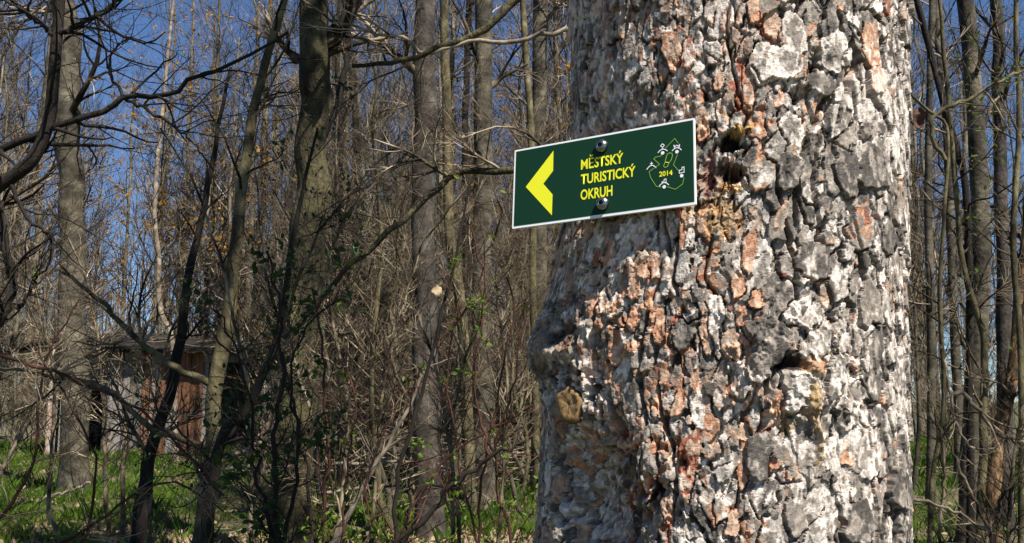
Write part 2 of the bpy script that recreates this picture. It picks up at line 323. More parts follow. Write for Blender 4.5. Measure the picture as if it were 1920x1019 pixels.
_t, _z = np.meshgrid(np.linspace(-1.75, 1.6, 700), np.linspace(1.15, 2.35, 600))
_p = trunk_pt(_t, _z, 0.0) - EYE; _w = _p[..., 1] * CP + _p[..., 2] * SP
_px = 960 + FPX * _p[..., 0] / _w; _py = 509.5 - FPX * (-_p[..., 1] * SP + _p[..., 2] * CP) / _w
_cosv = np.gradient(_px, axis=1) / ((_t[0, 1] - _t[0, 0]) * TR); _px = np.where(_cosv > 60, _px, 1e6)
def on_bark(px, py):
    """(arc length, height, photo pixels per metre of arc) of the bark seen at a photo pixel"""
    i = np.argmin((_px - px)**2 + (_py - py)**2); return _t.flat[i] * TR, _z.flat[i], _cosv.flat[i]
def build_pine():
    rng = np.random.default_rng(11)
    root = thing('pine_tree', 'thick pine trunk with flaky grey and orange bark carrying the green sign', 'pine tree', (TC[0], TC[1], 0))
    off = np.array([TC[0], TC[1], 0])
    # --- core from the ground to far above the picture
    th = np.linspace(0, 2 * np.pi, 97)[:-1]; zz = np.r_[np.linspace(-.1, 1.16, 60), np.linspace(1.2, 2.28, 12), np.linspace(2.32, 4, 60), np.linspace(4.2, 13, 40)]
    T_, Z_ = np.meshgrid(th, zz)
    hcore = rng.normal(0, .004, T_.shape) + np.where((Z_ > 1.17) & (Z_ < 2.3), np.where(np.abs((T_ + np.pi) % (2*np.pi) - np.pi) < 2.1, -.075, -.004), -.002)
    P = trunk_pt(T_, Z_, hcore)
    tp = np.clip((Z_ - 3) / 10, 0, 1)[..., None] * .5
    P[..., :2] = P[..., :2] * (1 - tp) + TC * tp
    n, m = T_.shape; I = np.arange(n * m).reshape(n, m)
    F = np.stack([I[:-1], np.roll(I, -1, 1)[:-1], np.roll(I, -1, 1)[1:], I[1:]], -1).reshape(-1, 4)
    obj('trunk', mesh_np('trunk', P.reshape(-1, 3) - off, F, M['pine_core'], smooth_=True), root)
    # --- the bark in view: overlapping flakes over a rough ground layer
    ds = .0015; SM = TR * rad(122); z0, z1 = 1.165, 2.315
    s = np.arange(-SM, SM, ds); z = np.arange(z0, z1, ds); S, Z = np.meshgrid(s, z); nz_, ns_ = S.shape
    def noise(cs, cz, seed, oct_=1):
        out = np.zeros_like(S); amp = 1; tot = 0
        for o_ in range(oct_):
            r_ = np.random.default_rng(seed * 31 + o_)
            gx = (S + SM) / cs * 2**o_; gy = (Z - z0) / cz * 2**o_
            lat = r_.random((int(gy.max()) + 3, int(gx.max()) + 3))
            ix = gx.astype(int); iy = gy.astype(int); fx = gx - ix; fy = gy - iy; fx = fx*fx*(3-2*fx); fy = fy*fy*(3-2*fy)
            out += amp * ((lat[iy, ix]*(1-fx) + lat[iy, ix+1]*fx)*(1-fy) + (lat[iy+1, ix]*(1-fx) + lat[iy+1, ix+1]*fx)*fy)
            tot += amp; amp *= .55
        return out / tot
    wS = S + .014 * (noise(.035, .05, 1, 2) - .5) + .004 * (noise(.008, .010, 2, 2) - .5)
    wZ = Z + .018 * (noise(.035, .05, 3, 2) - .5) + .0045 * (noise(.008, .010, 4, 2) - .5)
    nA = noise(.012, .02, 5, 3); nB = noise(.05, .08, 6, 2); nF = noise(.004, .006, 7, 3); nC = noise(.06, .07, 8, 3); nG = noise(.007, .010, 9, 3)
    H = -.0075 + .003 * (nA - .5)
    Cc = np.empty(S.shape + (3,)); Cc[:] = (.045, .028, .021); Cc *= (.5 + nF)[..., None]
    Lb = np.full(S.shape, -1, int)
    GREY = np.array([.225, .195, .168]); LIGHT = np.array([.50, .45, .405]); DARK = np.array([.085, .075, .066])
    ORNG = np.array([.44, .23, .14]); TAN = np.array([.46, .31, .22]); RED = np.array([.26, .09, .052]); YEL = np.array([.33, .205, .07])
    cnt = [0]
    def flake(sc_, zc, a, b_, phi, h0, tu, tv, dome, c0, c1, peel, p=2.6, force=False):
        R_ = max(a, b_) * 1.35 + .015
        i0, i1 = max(int((zc - R_ - z0) / ds), 0), min(int((zc + R_ - z0) / ds) + 1, nz_)
        j0, j1 = max(int((sc_ - R_ + SM) / ds), 0), min(int((sc_ + R_ + SM) / ds) + 1, ns_)
        if i1 <= i0 or j1 <= j0: return
        sl_ = (slice(i0, i1), slice(j0, j1))
        dx = wS[sl_] - sc_; dz = wZ[sl_] - zc
        u = (dx * math.cos(phi) + dz * math.sin(phi)) / a; v = (-dx * math.sin(phi) + dz * math.cos(phi)) / b_
        q0 = cnt[0]; an = np.arctan2(v, u)
        u = u * (1 + .22 * v * math.sin(q0 * 1.7))
        r = (np.abs(u)**p + np.abs(v)**p)**(1 / p) * (1 + .08 * np.sin(3 * an + q0 * 2.1) + .07 * np.sin(5 * an + q0 * 3.7) + .035 * np.sin(11 * an + q0))
        lam = nA[sl_] * 3.2 + .9 * v * math.cos(q0 * 5.3) + .8 * u * math.sin(q0 * 4.1) + .35 * nF[sl_]
        h = h0 + tu * u - tv * v - dome * smooth(.2, 1, -v)**2 * -1 + .00045 * np.floor(lam) + .0003 * (nF[sl_] - .5)
        m_ = (r < 1) & ((h > H[sl_]) | force)
        if m_.sum() < 3: return
        if a > .0075 and (q0 * 7919) % 10 < 7:      # the narrow gap under its lower left edge
            wd = (.0032 if a > .013 else .0023) / a
            H[sl_] = np.where((v * .8 + u * .55 < .12 + .5 * math.sin(q0 * 3.3) * u) & (r >= 1) & (r < 1 + wd), np.minimum(H[sl_], h0 - (.0095 if a > .013 else .006)), H[sl_])
        H[sl_] = np.where(m_, h, H[sl_]); Lb[sl_] = np.where(m_, q0, Lb[sl_]); cnt[0] += 1
        k_ = (smooth(.56 - peel * .35, .60 - peel * .35, nA[sl_] * .6 + nG[sl_] * .4 + .10 * (.5 - r)))[..., None] * (1 if peel > 0 else 0)
        cc = (c0 * (1 - k_) + c1 * k_) * (1 + .22 * ((np.floor(lam) % 2) - .5) + (.25 if q0 % 3 == 0 else .0) * smooth(.80, .97, r))[..., None]  # some rims paler: fresh breaks plus a sunlit edge put into the colour
        Cc[sl_] = np.where(m_[..., None], cc, Cc[sl_])
    def pal(sv):
        """colours of the bark: more orange peel left of the middle, more grey plates to the right"""
        o_ = .30 * math.exp(-((sv + .06) / .17)**2) + .06
        x = rng.random()
        if x < o_: return rng.uniform(.75, 1.1) * (ORNG, TAN, RED)[rng.choice(3, p=[.55, .28, .17])], GREY, .35
        if x < o_ + .24: return LIGHT * rng.uniform(.8, 1.3), GREY, .25
        if x < o_ + .60: return GREY * rng.uniform(.75, 1.3), (LIGHT, DARK, TAN * .7)[rng.choice(3, p=[.55, .25, .2])], .32
        return DARK * rng.uniform(.8, 1.4), GREY, .3
    def layer(n, a0, a1, asp0, asp1, h0, h1, tilt, dome, bias=None, dark=0):
        for _ in range(n):
            sv = rng.uniform(-SM, SM); zv = rng.uniform(z0, z1)
            if bias is not None and rng.random() > bias(sv, zv): continue
            a = rng.uniform(a0, a1); c0, c1, pl = pal(sv)
            if rng.random() < dark: c0, c1, pl = DARK * rng.uniform(.8, 1.5), GREY, .2
            flake(sv, zv, a, a * rng.uniform(asp0, asp1), rng.normal(0, .28), rng.uniform(h0, h1), rng.normal(0, tilt * .7), abs(rng.normal(tilt * 1.5, tilt * .6)), rng.uniform(0, dome), c0, c1, pl, rng.uniform(1.8, 2.6))
    layer(6000, .0035, .009, 1.6, 3.6, -.0052, -.0032, .0004, .0004)
    layer(2300, .0055, .011, 1.7, 3.6, -.0036, -.0016, .0006, .0009, lambda a, b_: .9 if a < .05 else .6)
    layer(900, .008, .016, 1.6, 3.0, -.0020, .0002, .0008, .0016, lambda a, b_: .6 if a < .02 else .9)
    layer(420, .013, .026, 1.3, 2.2, -.0006, .0018, .0010, .0022, lambda a, b_: .12 if a < .03 else 1, .35)
    # thin scales peeling on top of the plates
    for _ in range(1300):
        sv = rng.uniform(-SM, SM); zv = rng.uniform(z0, z1); a = rng.uniform(.0035, .009); c0, c1, pl = pal(sv)
        hl = H[min(int((zv - z0) / ds), nz_ - 1), min(int((sv + SM) / ds), ns_ - 1)]
        flake(sv, zv, a, a * rng.uniform(1.2, 2.4), rng.normal(0, .35), hl + rng.uniform(.0004, .0012), rng.normal(0, .0004), rng.uniform(.0002, .001), .0008, c0, c1, pl, rng.uniform(1.8, 2.6))
    # deep fissures running down the right half
    for k in range(46):
        sv = rng.uniform(-.3, .42); zc = rng.uniform(z0, z1); ln = rng.uniform(.06, .2)
        d_ = np.abs(wS - sv - .02 * np.sin(wZ * 17 + k)); m_ = np.exp(-(d_ / .0026)**2) * smooth(ln, ln * .7, np.abs(wZ - zc))
        H -= .016 * m_; 
    for _ in range(190):
        sv = rng.normal(-.06, .15); zv = rng.uniform(z0, z1); a = rng.uniform(.0035, .0085)
        if abs(sv) > SM - .02: continue
        ii, jj = int((zv - z0) / ds), int((sv + SM) / ds); hl = float(np.percentile(H[max(ii - 8, 0):ii + 9, max(jj - 5, 0):jj + 6], 65))
        flake(sv, zv, a, a * rng.uniform(1.8, 3.4), rng.normal(0, .15), hl - .0006, 0, .0006, .001, (ORNG, TAN, RED * 1.2)[rng.choice(3, p=[.6, .25, .15])] * rng.uniform(.8, 1.1), GREY, .12, 2.1, True)
    # flakes that can be found in the photograph
    for px, py, a, b_, c in [(1450, 50, 16, 28, 't'), (1258, 95, 17, 38, 'o'), (1290, 105, 12, 30, 'r'), (1345, 150, 10, 18, 'o'), (1405, 165, 12, 40, 'o'), (1415, 22, 12, 25, 'o'), (1635, 95, 18, 55, 'o'),
                             (1645, 150, 15, 28, 'o'), (1187, 535, 10, 28, 'o'), (1205, 505, 14, 14, 'o'), (1270, 570, 8, 20, 'o'), (1232, 610, 10, 32, 'o'), (1402, 470, 15, 38, 'o'), (1380, 540, 14, 26, 'o'),
                             (1420, 560, 16, 20, 'o'), (1375, 645, 20, 25, 't'), (1155, 660, 13, 22, 'o'), (1182, 650, 10, 12, 'o'), (1145, 700, 8, 16, 'o'), (1115, 705, 16, 9, 'r'), (1245, 700, 9, 25, 'o'), (1305, 715, 10, 22, 'o'),
                             (1275, 750, 11, 28, 'o'), (1166, 830, 22, 24, 'r'), (1296, 870, 19, 66, 'r'), (1352, 955, 12, 22, 't'), (1377, 985, 12, 25, 't'), (1172, 930, 10, 22, 'o'), (1255, 960, 9, 20, 'o'), (1590, 858, 10, 12, 'o'),
                             (1320, 235, 12, 20, 'o'), (1175, 90, 12, 22, 't'), (1290, 330, 8, 20, 'o'), (1320, 415, 14, 34, 'o'), (1225, 500, 10, 26, 'o'), (1140, 480, 9, 26, 'o'), (1330, 25, 10, 20, 't'), (1490, 60, 20, 44, 'w'), (1465, 120, 30, 30, 'w'),
                             (1560, 100, 24, 40, 'w'), (1180, 130, 14, 28, 'w'), (1500, 590, 30, 26, 'w'), (1700, 420, 12, 60, 'w'), (1340, 600, 16, 40, 'w'), (1630, 570, 22, 40, 'g'), (1525, 490, 34, 34, 'd'), (1440, 640, 34, 44, 'd'), (1640, 320, 30, 40, 'd'),
                             (1540, 150, 30, 22, 'd'), (1480, 320, 26, 36, 'd'), (1420, 690, 20, 26, 'g'), (1425, 850, 26, 40, 'd'), (1490, 970, 22, 28, 'g'), (1610, 980, 26, 34, 'd'), (1590, 330, 20, 44, 'd'), (1690, 920, 22, 36, 'd')]:
        sv, zv, ppm = on_bark(px, py); c0 = {'o': ORNG, 't': TAN, 'r': RED * 1.15, 'w': LIGHT * 1.25, 'g': GREY, 'd': DARK}[c]
        k_ = .00079; cosv = max(.4, ppm * k_)
        ii, jj = int((zv - z0) / ds), int((sv + SM) / ds); hl = float(np.percentile(H[max(ii - 14, 0):ii + 15, max(jj - 9, 0):jj + 10], 70))
        flake(sv, zv, a * k_ / cosv, b_ * k_, rng.normal(0, .1), hl + {'d': .0024, 'g': .002, 'w': .0006}.get(c, -.0004), rng.normal(0, .0006), .0014, .002, c0, TAN if c in 'or' else GREY, .22 if c != 'd' else .12, 2.3, True)
    H[:] += .004 * (noise(.03, .16, 14, 2) - .5)
    # weathering: mottled grain, whitish bloom, rusty stain
    bl = (smooth(.56, .66, nC * .6 + nG * .4) * .55)[..., None]; Cc[:] = Cc * (1 - bl) + (LIGHT * 1.25) * bl
    ru = (smooth(.58, .66, np.roll(nC, 90, 0) * .55 + nG * .45) * .45 * smooth(.12, -.05, S))[..., None]; Cc[:] = Cc * (1 - ru) + ORNG * .85 * ru
    Cc *= (.55 + .55 * nF + .45 * smooth(.35, .7, nG))[..., None]
    # wounds, resin, swellings
    def blob(px, py, rx, ry, amt, col=None, mix=1.0, ring=0, rough=0):
        sv, zv, ppm = on_bark(px, py); k_ = .00079; cosv = max(.3, ppm * k_)
        q = np.sqrt(((wS - sv) / (rx * k_ / cosv))**2 + ((wZ - zv) / (ry * k_))**2) * (1 + 1.1 * (nA - .5) + .5 * (nG - .5))
        H[:] += amt * np.exp(-q * q * 1.2) + ring * np.exp(-((q - 1.25) / .35)**2) + rough * (nG - .5) * (q < 1.2)
        if col is not None:
            m_ = (mix * smooth(1.15, .75, q + .5 * (nF - .5)))[..., None]
            Cc[:] = Cc * (1 - m_) + np.array(col) * (.5 + nF)[..., None] * m_
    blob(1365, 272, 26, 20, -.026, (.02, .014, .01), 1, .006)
    blob(1392, 248, 20, 13, .008, YEL * 1.1, .95, 0, .012)
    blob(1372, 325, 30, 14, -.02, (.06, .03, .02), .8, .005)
    blob(1372, 352, 28, 12, .004, (.5, .28, .10), .8, 0, .012)
    blob(1350, 405, 34, 42, .002, (.40, .26, .11), .6, 0, .008)
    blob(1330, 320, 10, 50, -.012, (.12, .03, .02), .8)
    blob(1498, 690, 62, 52, .022, None, 1, .008)
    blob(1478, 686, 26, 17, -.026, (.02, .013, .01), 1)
    blob(1520, 690, 22, 18, .006, (.34, .17, .07), .8, 0, .010)
    blob(1475, 795, 16, 20, .001, YEL * .9, .55, 0, .006)
    blob(1518, 752, 13, 34, .008, YEL, .75, 0, .008)
    blob(1526, 825, 10, 48, .014, (.45, .31, .17), .75, 0, .006)
    blob(1545, 110, 22, 22, -.012); blob(1500, 170, 18, 16, -.014)
    blob(1100, 940, 72, 130, -.062); blob(1165, 1000, 80, 80, -.022); blob(1205, 870, 26, 90, .007)  # hollow deepened and ridge added so this flank falls into shade
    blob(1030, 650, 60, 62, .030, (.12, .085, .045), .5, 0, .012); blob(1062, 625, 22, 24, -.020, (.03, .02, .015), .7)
    blob(1074, 760, 34, 40, .006, None, 1, .010); blob(1160, 250, 100, 60, -.010); blob(1120, 300, 120, 80, -.012)
    H[:] = np.clip(H, -.07, .05) + .0008 * (nF - .5) + rng.normal(0, .00016, H.shape)
    for ax in (0, 1):
        H[:] = .9 * H + .05 * (np.roll(H, 1, ax) + np.roll(H, -1, ax))
    P = trunk_pt(S / TR, Z, H).reshape(-1, 3) - off
    Cf = np.clip(Cc.reshape(-1, 3), .008, .85)
    I = np.arange(nz_ * ns_).reshape(nz_, ns_)
    F = np.stack([I[:-1, :-1], I[:-1, 1:], I[1:, 1:], I[1:, :-1]], -1).reshape(-1, 4)
    LF = Lb.ravel()[F]; lab = np.where((LF == LF[:, :1]).all(1), LF[:, 0], -1)
    cen = P[F[:, 0]] + off
    vis = (np.abs(S.ravel()[F[:, 0]]) < TR * 1.35) & (cen[:, 2] > 1.27) & (cen[:, 2] < 2.17) & (lab >= 0)
    num = np.bincount(lab[vis], minlength=cnt[0]); top = np.argsort(-num)[:300]
    ist = np.zeros(cnt[0] + 1, bool); ist[top] = True
    sep = ist[lab] & (lab >= 0)
    def sub(name, faces, cut):
        u, inv = np.unique(faces.ravel(), return_inverse=True); v = P[u]
        c = v.mean(0) if cut else np.zeros(3)
        o = obj(name, mesh_np(name, v - c, inv.reshape(-1, 4), mpine, Cf[u]), root); o.location = c
        return o
    fs = F[sep]; ls = lab[sep]; o_ = np.argsort(ls, kind='stable'); fs = fs[o_]; ls = ls[o_]
    st = np.flatnonzero(np.r_[True, ls[1:] != ls[:-1]]); en = np.r_[st[1:], len(ls)]
    rest = [F[~sep]]
    for a, b_ in zip(st, en):
        f = fs[a:b_]; u, inv = np.unique(f.ravel(), return_inverse=True); inv = inv.reshape(-1, 4); g = np.arange(len(u))
        while True:
            m_ = g[inv].min(1); g2 = g.copy()
            for c_ in range(4): np.minimum.at(g2, inv[:, c_], m_)
            if (g2 == g).all(): break
            g = g2
        fl = g[inv[:, 0]]; keep = fl == np.bincount(fl).argmax()
        sub('bark_plate', f[keep], True); rest.append(f[~keep])
    sub('bark_flakes', np.concatenate(rest), False)['kind'] = 'stuff'
    # --- loose flake standing off the right flank
    V = []; n_ = 7
    c = at(1722, 222, 1.62) - off
    for sd in (0, 1):
        for i in range(n_):
            for j in range(n_):
                u = i / 6 * 2 - 1; v = j / 6 * 2 - 1; w = .011 * math.sqrt(max(.05, 1 - u * u * .9)) * (1 + .15 * math.sin(5 * u))
                V.append(c + np.array([LAT[0] * v * w, LAT[1] * v * w, 0]) + np.array([0, 0, .020 * u]) + np.array([TOW[0], TOW[1], 0]) * (.006 * v * v + .003 * math.sin(4 * u) - .0025 * sd))
    F = []
    for i in range(6):
        for j in range(6):
            q = i * 7 + j; F += [[q, q + 1, q + 8, q + 7], [q + 49, q + 56, q + 57, q + 50]]
    for i in range(6): F += [[i, i + 49, i + 50, i + 1], [i + 42, i + 43, i + 92, i + 91], [i * 7, i * 7 + 7, i * 7 + 56, i * 7 + 49], [i * 7 + 6, i * 7 + 55, i * 7 + 62, i * 7 + 13]]
    o = obj('loose_flake', mesh_np('loose_flake', np.array(V), np.array(F), mpine, np.tile([.09, .045, .032], (98, 1))), root); o['label'] = 'dark red-brown loose bark flake'
    # --- needled crown high above the picture, unseen, added to cut the sky light
    Pz = np.array([[[0, 0, 7.], [.1, .05, 10.], [.15, 0, 13.]]]); g1 = grow(spline(Pz[0], 8)[None], np.full((1, 8), .12), 26, .05, 1, 75, 2.6, 7, .08, .03, .35, rng, .02); g2 = grow(*g1, 170, .3, 1, 45, .9, 5, .12, .03, .5, rng, .008)
    obj('limbs', joint([(g1, 6), (g2, 4)], 'limbs', M['pine_core']), root)['kind'] = 'stuff'
    tip = np.concatenate([g2[0][:, 2:].reshape(-1, 3)]); n_ = 7000; i = rng.integers(0, len(tip), n_)
    obj('needles', leaf_mesh('needles', tip[i] + rng.normal(0, .12, (n_, 3)), .16, M['leaf_dark_shaded'], rng, 1.6), root)['kind'] = 'stuff'
    # --- sawn stub of a branch
    sv, zv, _ = on_bark(1074, 762); c = trunk_pt(np.array(sv / TR), np.array(zv), np.array(-.01)); nrm = trunk_pt(np.array(sv / TR), np.array(zv), np.array(.99)) - c
    nrm = nrm / np.linalg.norm(nrm); nrm = nrm * .8 + np.array([.05, -.5, .1]); nrm /= np.linalg.norm(nrm)
    A = np.cross(nrm, [0, 0, 1]); A /= np.linalg.norm(A); B = np.cross(A, nrm)
    V = []; k = 22
    for rr_, hh in ((1.25, -.01), (1.2, .020), (1.0, .030), (.7, .0275), (.35, .0285), (.06, .027)):
        for q in range(k):
            a = 2 * math.pi * q / k; w = 1 + .10 * math.sin(2 * a + 1) + .07 * math.sin(5 * a) + rng.normal(0, .02)
            V.append(c + nrm * (hh + .0016 * math.sin(3 * a + rr_ * 6) * rr_ + rng.normal(0, .0005)) + A * math.cos(a) * .019 * rr_ * w + B * math.sin(a) * .026 * rr_ * w - off)
    V = np.array(V); F = np.array([[r_ * k + q, r_ * k + (q + 1) % k, (r_ + 1) * k + (q + 1) % k, (r_ + 1) * k + q] for r_ in range(5) for q in range(k)])
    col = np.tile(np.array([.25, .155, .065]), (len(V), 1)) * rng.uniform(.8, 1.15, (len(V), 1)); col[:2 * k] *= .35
    o = obj('branch_stub', mesh_np('branch_stub', V, F, mpine, col, True), root); o['label'] = 'yellowish sawn branch stub'
build_pine()

# ------------------------------------------------------------------ the sign
def build_sign():
    W, Hh = .30, .132
    mw = Matrix.Translation((.1324, 1.3417, 1.8285)) @ Matrix.Rotation(rad(-29.96), 4, 'Z') @ Matrix.Rotation(rad(-6.33), 4, 'X') @ Matrix.Rotation(rad(-1.49), 4, 'Y')
    root = thing('trail_sign', 'green trail sign with a yellow arrow, screwed to the pine trunk', 'sign'); root.matrix_world = mw
    # board with slightly rounded corners
    def rrect(w, h, r, n=4):
        return [(sx * (w / 2 - r) + r * math.cos(a), sz * (h / 2 - r) + r * math.sin(a)) for sx, sz, a0 in ((1, 1, 0), (-1, 1, 90), (-1, -1, 180), (1, -1, 270)) for a in [rad(a0 + 90 * i / n) for i in range(n + 1)]]
    def slab(name, pts, y0, y1, mat, parent=root):
        n = len(pts); V = [(x, y1, z) for x, z in pts] + [(x, y0, z) for x, z in pts]
        F = [list(range(n)), list(range(2 * n - 1, n - 1, -1))] + [[i, n + i, n + (i + 1) % n, (i + 1) % n] for i in range(n)]
        me = polymesh(name, V, F, mat)
        import bmesh
        bm = bmesh.new(); bm.from_mesh(me); bmesh.ops.recalc_face_normals(bm, faces=bm.faces); bm.to_mesh(me); bm.free()
        return obj(name, me, parent)
    slab('board', rrect(W, Hh, .0015), .0045, 0, M['white'])
    slab('green_panel', [(-.1469, -.0622), (.1480, -.0616), (.1480, .0628), (-.1469, .0632)], .0, -.0004, M['green'])
    mm = lambda L: [(x / 1000, z / 1000) for x, z in L]
    slab('arrow', mm([(-79.4, 53), (-79.2, 19.6), (-95.8, .8), (-79.2, -19.1), (-79.6, -52.6), (-127.1, .3)]), -.0004, -.0008, M['yellow'])
    def text(body, x0, x1, zb, cap, mat, bold=.012):
        cu = bpy.data.curves.new('lettering', 'FONT'); cu.body = body; cu.size = 1; cu.offset = bold; cu.resolution_u = 3
        to = bpy.data.objects.new('tmp', cu); COL.objects.link(to)
        bpy.context.view_layer.update()
        me = bpy.data.meshes.new_from_object(to.evaluated_get(bpy.context.evaluated_depsgraph_get()))
        bpy.data.objects.remove(to)
        n = len(me.vertices); co = np.empty(n * 3, np.float32); me.vertices.foreach_get('co', co); co = co.reshape(-1, 3)
        sx = (x1 - x0) / (co[:, 0].max() - co[:, 0].min()); caph = .727
        out = np.stack([x0 + (co[:, 0] - co[:, 0].min()) * sx, np.full(n, -.0008), zb + co[:, 1] * cap / caph], -1) / np.array([1000, 1, 1000])
        me.vertices.foreach_set('co', out.astype(np.float32).ravel()); me.materials.clear(); me.materials.append(mat); me.update()
        me.name = 'lettering'; obj('lettering', me, root)
    text('MĚSTSKÝ', -30.8, 39.2, 14.4, 16.2, M['yellow'], .022)
    text('TURISTICKÝ', -30.6, 58.9, -9.6, 16.2, M['yellow'], .022)
    text('OKRUH', -30.7, 22, -34.6, 16.4, M['yellow'], .022)
    text('2014', 95.8, 116.2, -16.5, 7.8, M['yellow'], .02)
    def line(name, L, w, mat, closed=False, y=-.0008, parent=root, dash=None):
        p = np.array(L, float)
        if closed: p = np.vstack([p, p[:1]])
        V = []; F = []
        for a, b_ in zip(p[:-1], p[1:]):
            ln = np.linalg.norm(b_ - a); d = (b_ - a) / ln; nn = np.array([-d[1], d[0]]) * w / 2
            cuts = [(0, ln)] if not dash else [(t, min(t + dash * .72, ln)) for t in np.arange(0, ln, dash)]
            for t0, t1 in cuts:
                e = w * .35 if not dash else 0
                i = len(V); V += [a + d * (t0 - e) - nn, a + d * (t1 + e) - nn, a + d * (t1 + e) + nn, a + d * (t0 - e) + nn]; F.append([i, i + 1, i + 2, i + 3])
        V = [(x / 1000, y - .00002 * (k // 4), z / 1000) for k, (x, z) in enumerate(V)]
        return obj(name, polymesh(name, V, F, mat), parent)
    logo = bpy.data.objects.new('route_emblem', None); COL.objects.link(logo); logo.parent = root; logo.empty_display_size = .02
    for L in ([(105.9, 26.3), (120.3, 38.8), (125.5, 30.5)], [(124, 13.1), (117.8, -1.6), (126.5, -13.1)], [(133.5, -23.8), (131.1, -33.2), (120.4, -39.6), (108.3, -33.8)],
              [(98.4, -32.9), (91.4, -30.7), (82.5, -15.5), (80.4, -6.5), (96.9, 2.4), (88.1, 11.9), (90.4, 14.4), (99.1, 14.7), (101.4, 17.2)]):
        line('route_line', L, .85, M['lime'], dash=1.5, parent=logo)
    foot = np.array([(112.4, 17.8), (115.6, 16.6), (116.7, 13.1), (114.2, 6), (110.8, 2.5), (109.1, -2.4), (105.3, -3.8), (102.7, -1.4), (105, 4), (107.2, 12.9), (109, 16.6)])
    line('footprint', foot, .8, M['lime'], closed=True, parent=logo)
    line('footprint_bar', [(105.4, 4.6), (111, 2.8)], 1.1, M['yellow'], parent=logo)
    for x, z in ((101.4, 19.5), (123.3, 17.7), (130, -20.2), (103.4, -33.2)):
        slab('dot', [((x + 2.6 * math.cos(a)) / 1000, (z + 2.7 * math.sin(a)) / 1000) for a in np.linspace(0, 2 * math.pi, 16, endpoint=False)], -.0004, -.0009, M['white'], logo)
    for a, b_, c in (((94.4, 21.2), (101.3, 25.3), (108.6, 21.6)), ((116.2, 20.4), (123.3, 23.9), (130, 19.5)), ((76.8, -2.2), (84.1, 2.9), (91.1, -2.1)), ((96.1, -30.8), (103.3, -26.7), (110.3, -31.2))):
        t = np.linspace(0, 1, 9)[:, None]; q = np.array(b_) * 2 - (np.array(a) + np.array(c)) / 2
        line('arc', (1 - t)**2 * np.array(a) + 2 * t * (1 - t) * q + t * t * np.array(c), 1.3, M['white'], parent=logo)
    line('icon', [(101.2, 33.8), (104.2, 31), (101.3, 28.2), (98.3, 31)], 1.1, M['white'], True, parent=logo)
    line('icon', [(101.3, 28.2), (101.3, 25.3)], 1.2, M['white'], parent=logo)
    line('icon', [(119.8, 24), (118.6, 28.8), (121, 26.1), (123.2, 28), (125.6, 25.4), (127.6, 28.4), (126.7, 23.5)], 1.1, M['white'], parent=logo)
    line('icon', [(84.1, 2.4), (84, 8)], 1.2, M['white'], parent=logo); line('icon', [(82.2, 5.7), (86, 5.7)], 1.2, M['white'], y=-.0009, parent=logo)
    line('icon', [(126.5, -15.9), (126.5, -11.4), (130.5, -11.2), (130.7, -7.4), (133.7, -7.3), (133.8, -15.4)], 1.1, M['white'], True, parent=logo)
    line('icon', [(100.1, -26.6), (100.4, -24.7), (103.5, -24.5), (103.5, -21.6), (106.4, -21.4), (106.5, -26.4)], 1, M['white'], True, parent=logo)
    # dome-headed screws with a driver socket, shanks reaching into the trunk
    for x, z in ((.0042, .0462), (.0066, -.0462)):
        V = []; F = []; k = 24
        prof = [(.0042, .055), (.0042, .0), (.0102, -.0005), (.0104, -.0022), (.0097, -.0048), (.0078, -.0072), (.0052, -.0086), (.0034, -.0090), (.0034, -.0058)]
        for r_, y in prof: V += [(r_ * math.cos(a), y, r_ * math.sin(a)) for a in np.linspace(0, 2 * math.pi, k, endpoint=False)]
        for i in range(len(prof) - 1): F += [[i * k + q, i * k + (q + 1) % k, (i + 1) * k + (q + 1) % k, (i + 1) * k + q] for q in range(k)]
        me = polymesh('screw', V, F, M['steel'])
        for i_, p_ in enumerate(me.polygons): p_.use_smooth = k <= i_ < 7 * k
        o = obj('screw', me, root); o.location = (x, -.0006, z)
        so_ = obj('socket', polymesh('socket', [(.0036 * math.cos(a), -.0060, .0036 * math.sin(a)) for a in np.linspace(0, 2 * math.pi, 6, endpoint=False)], [list(range(6))], M['recess']), o)
build_sign()

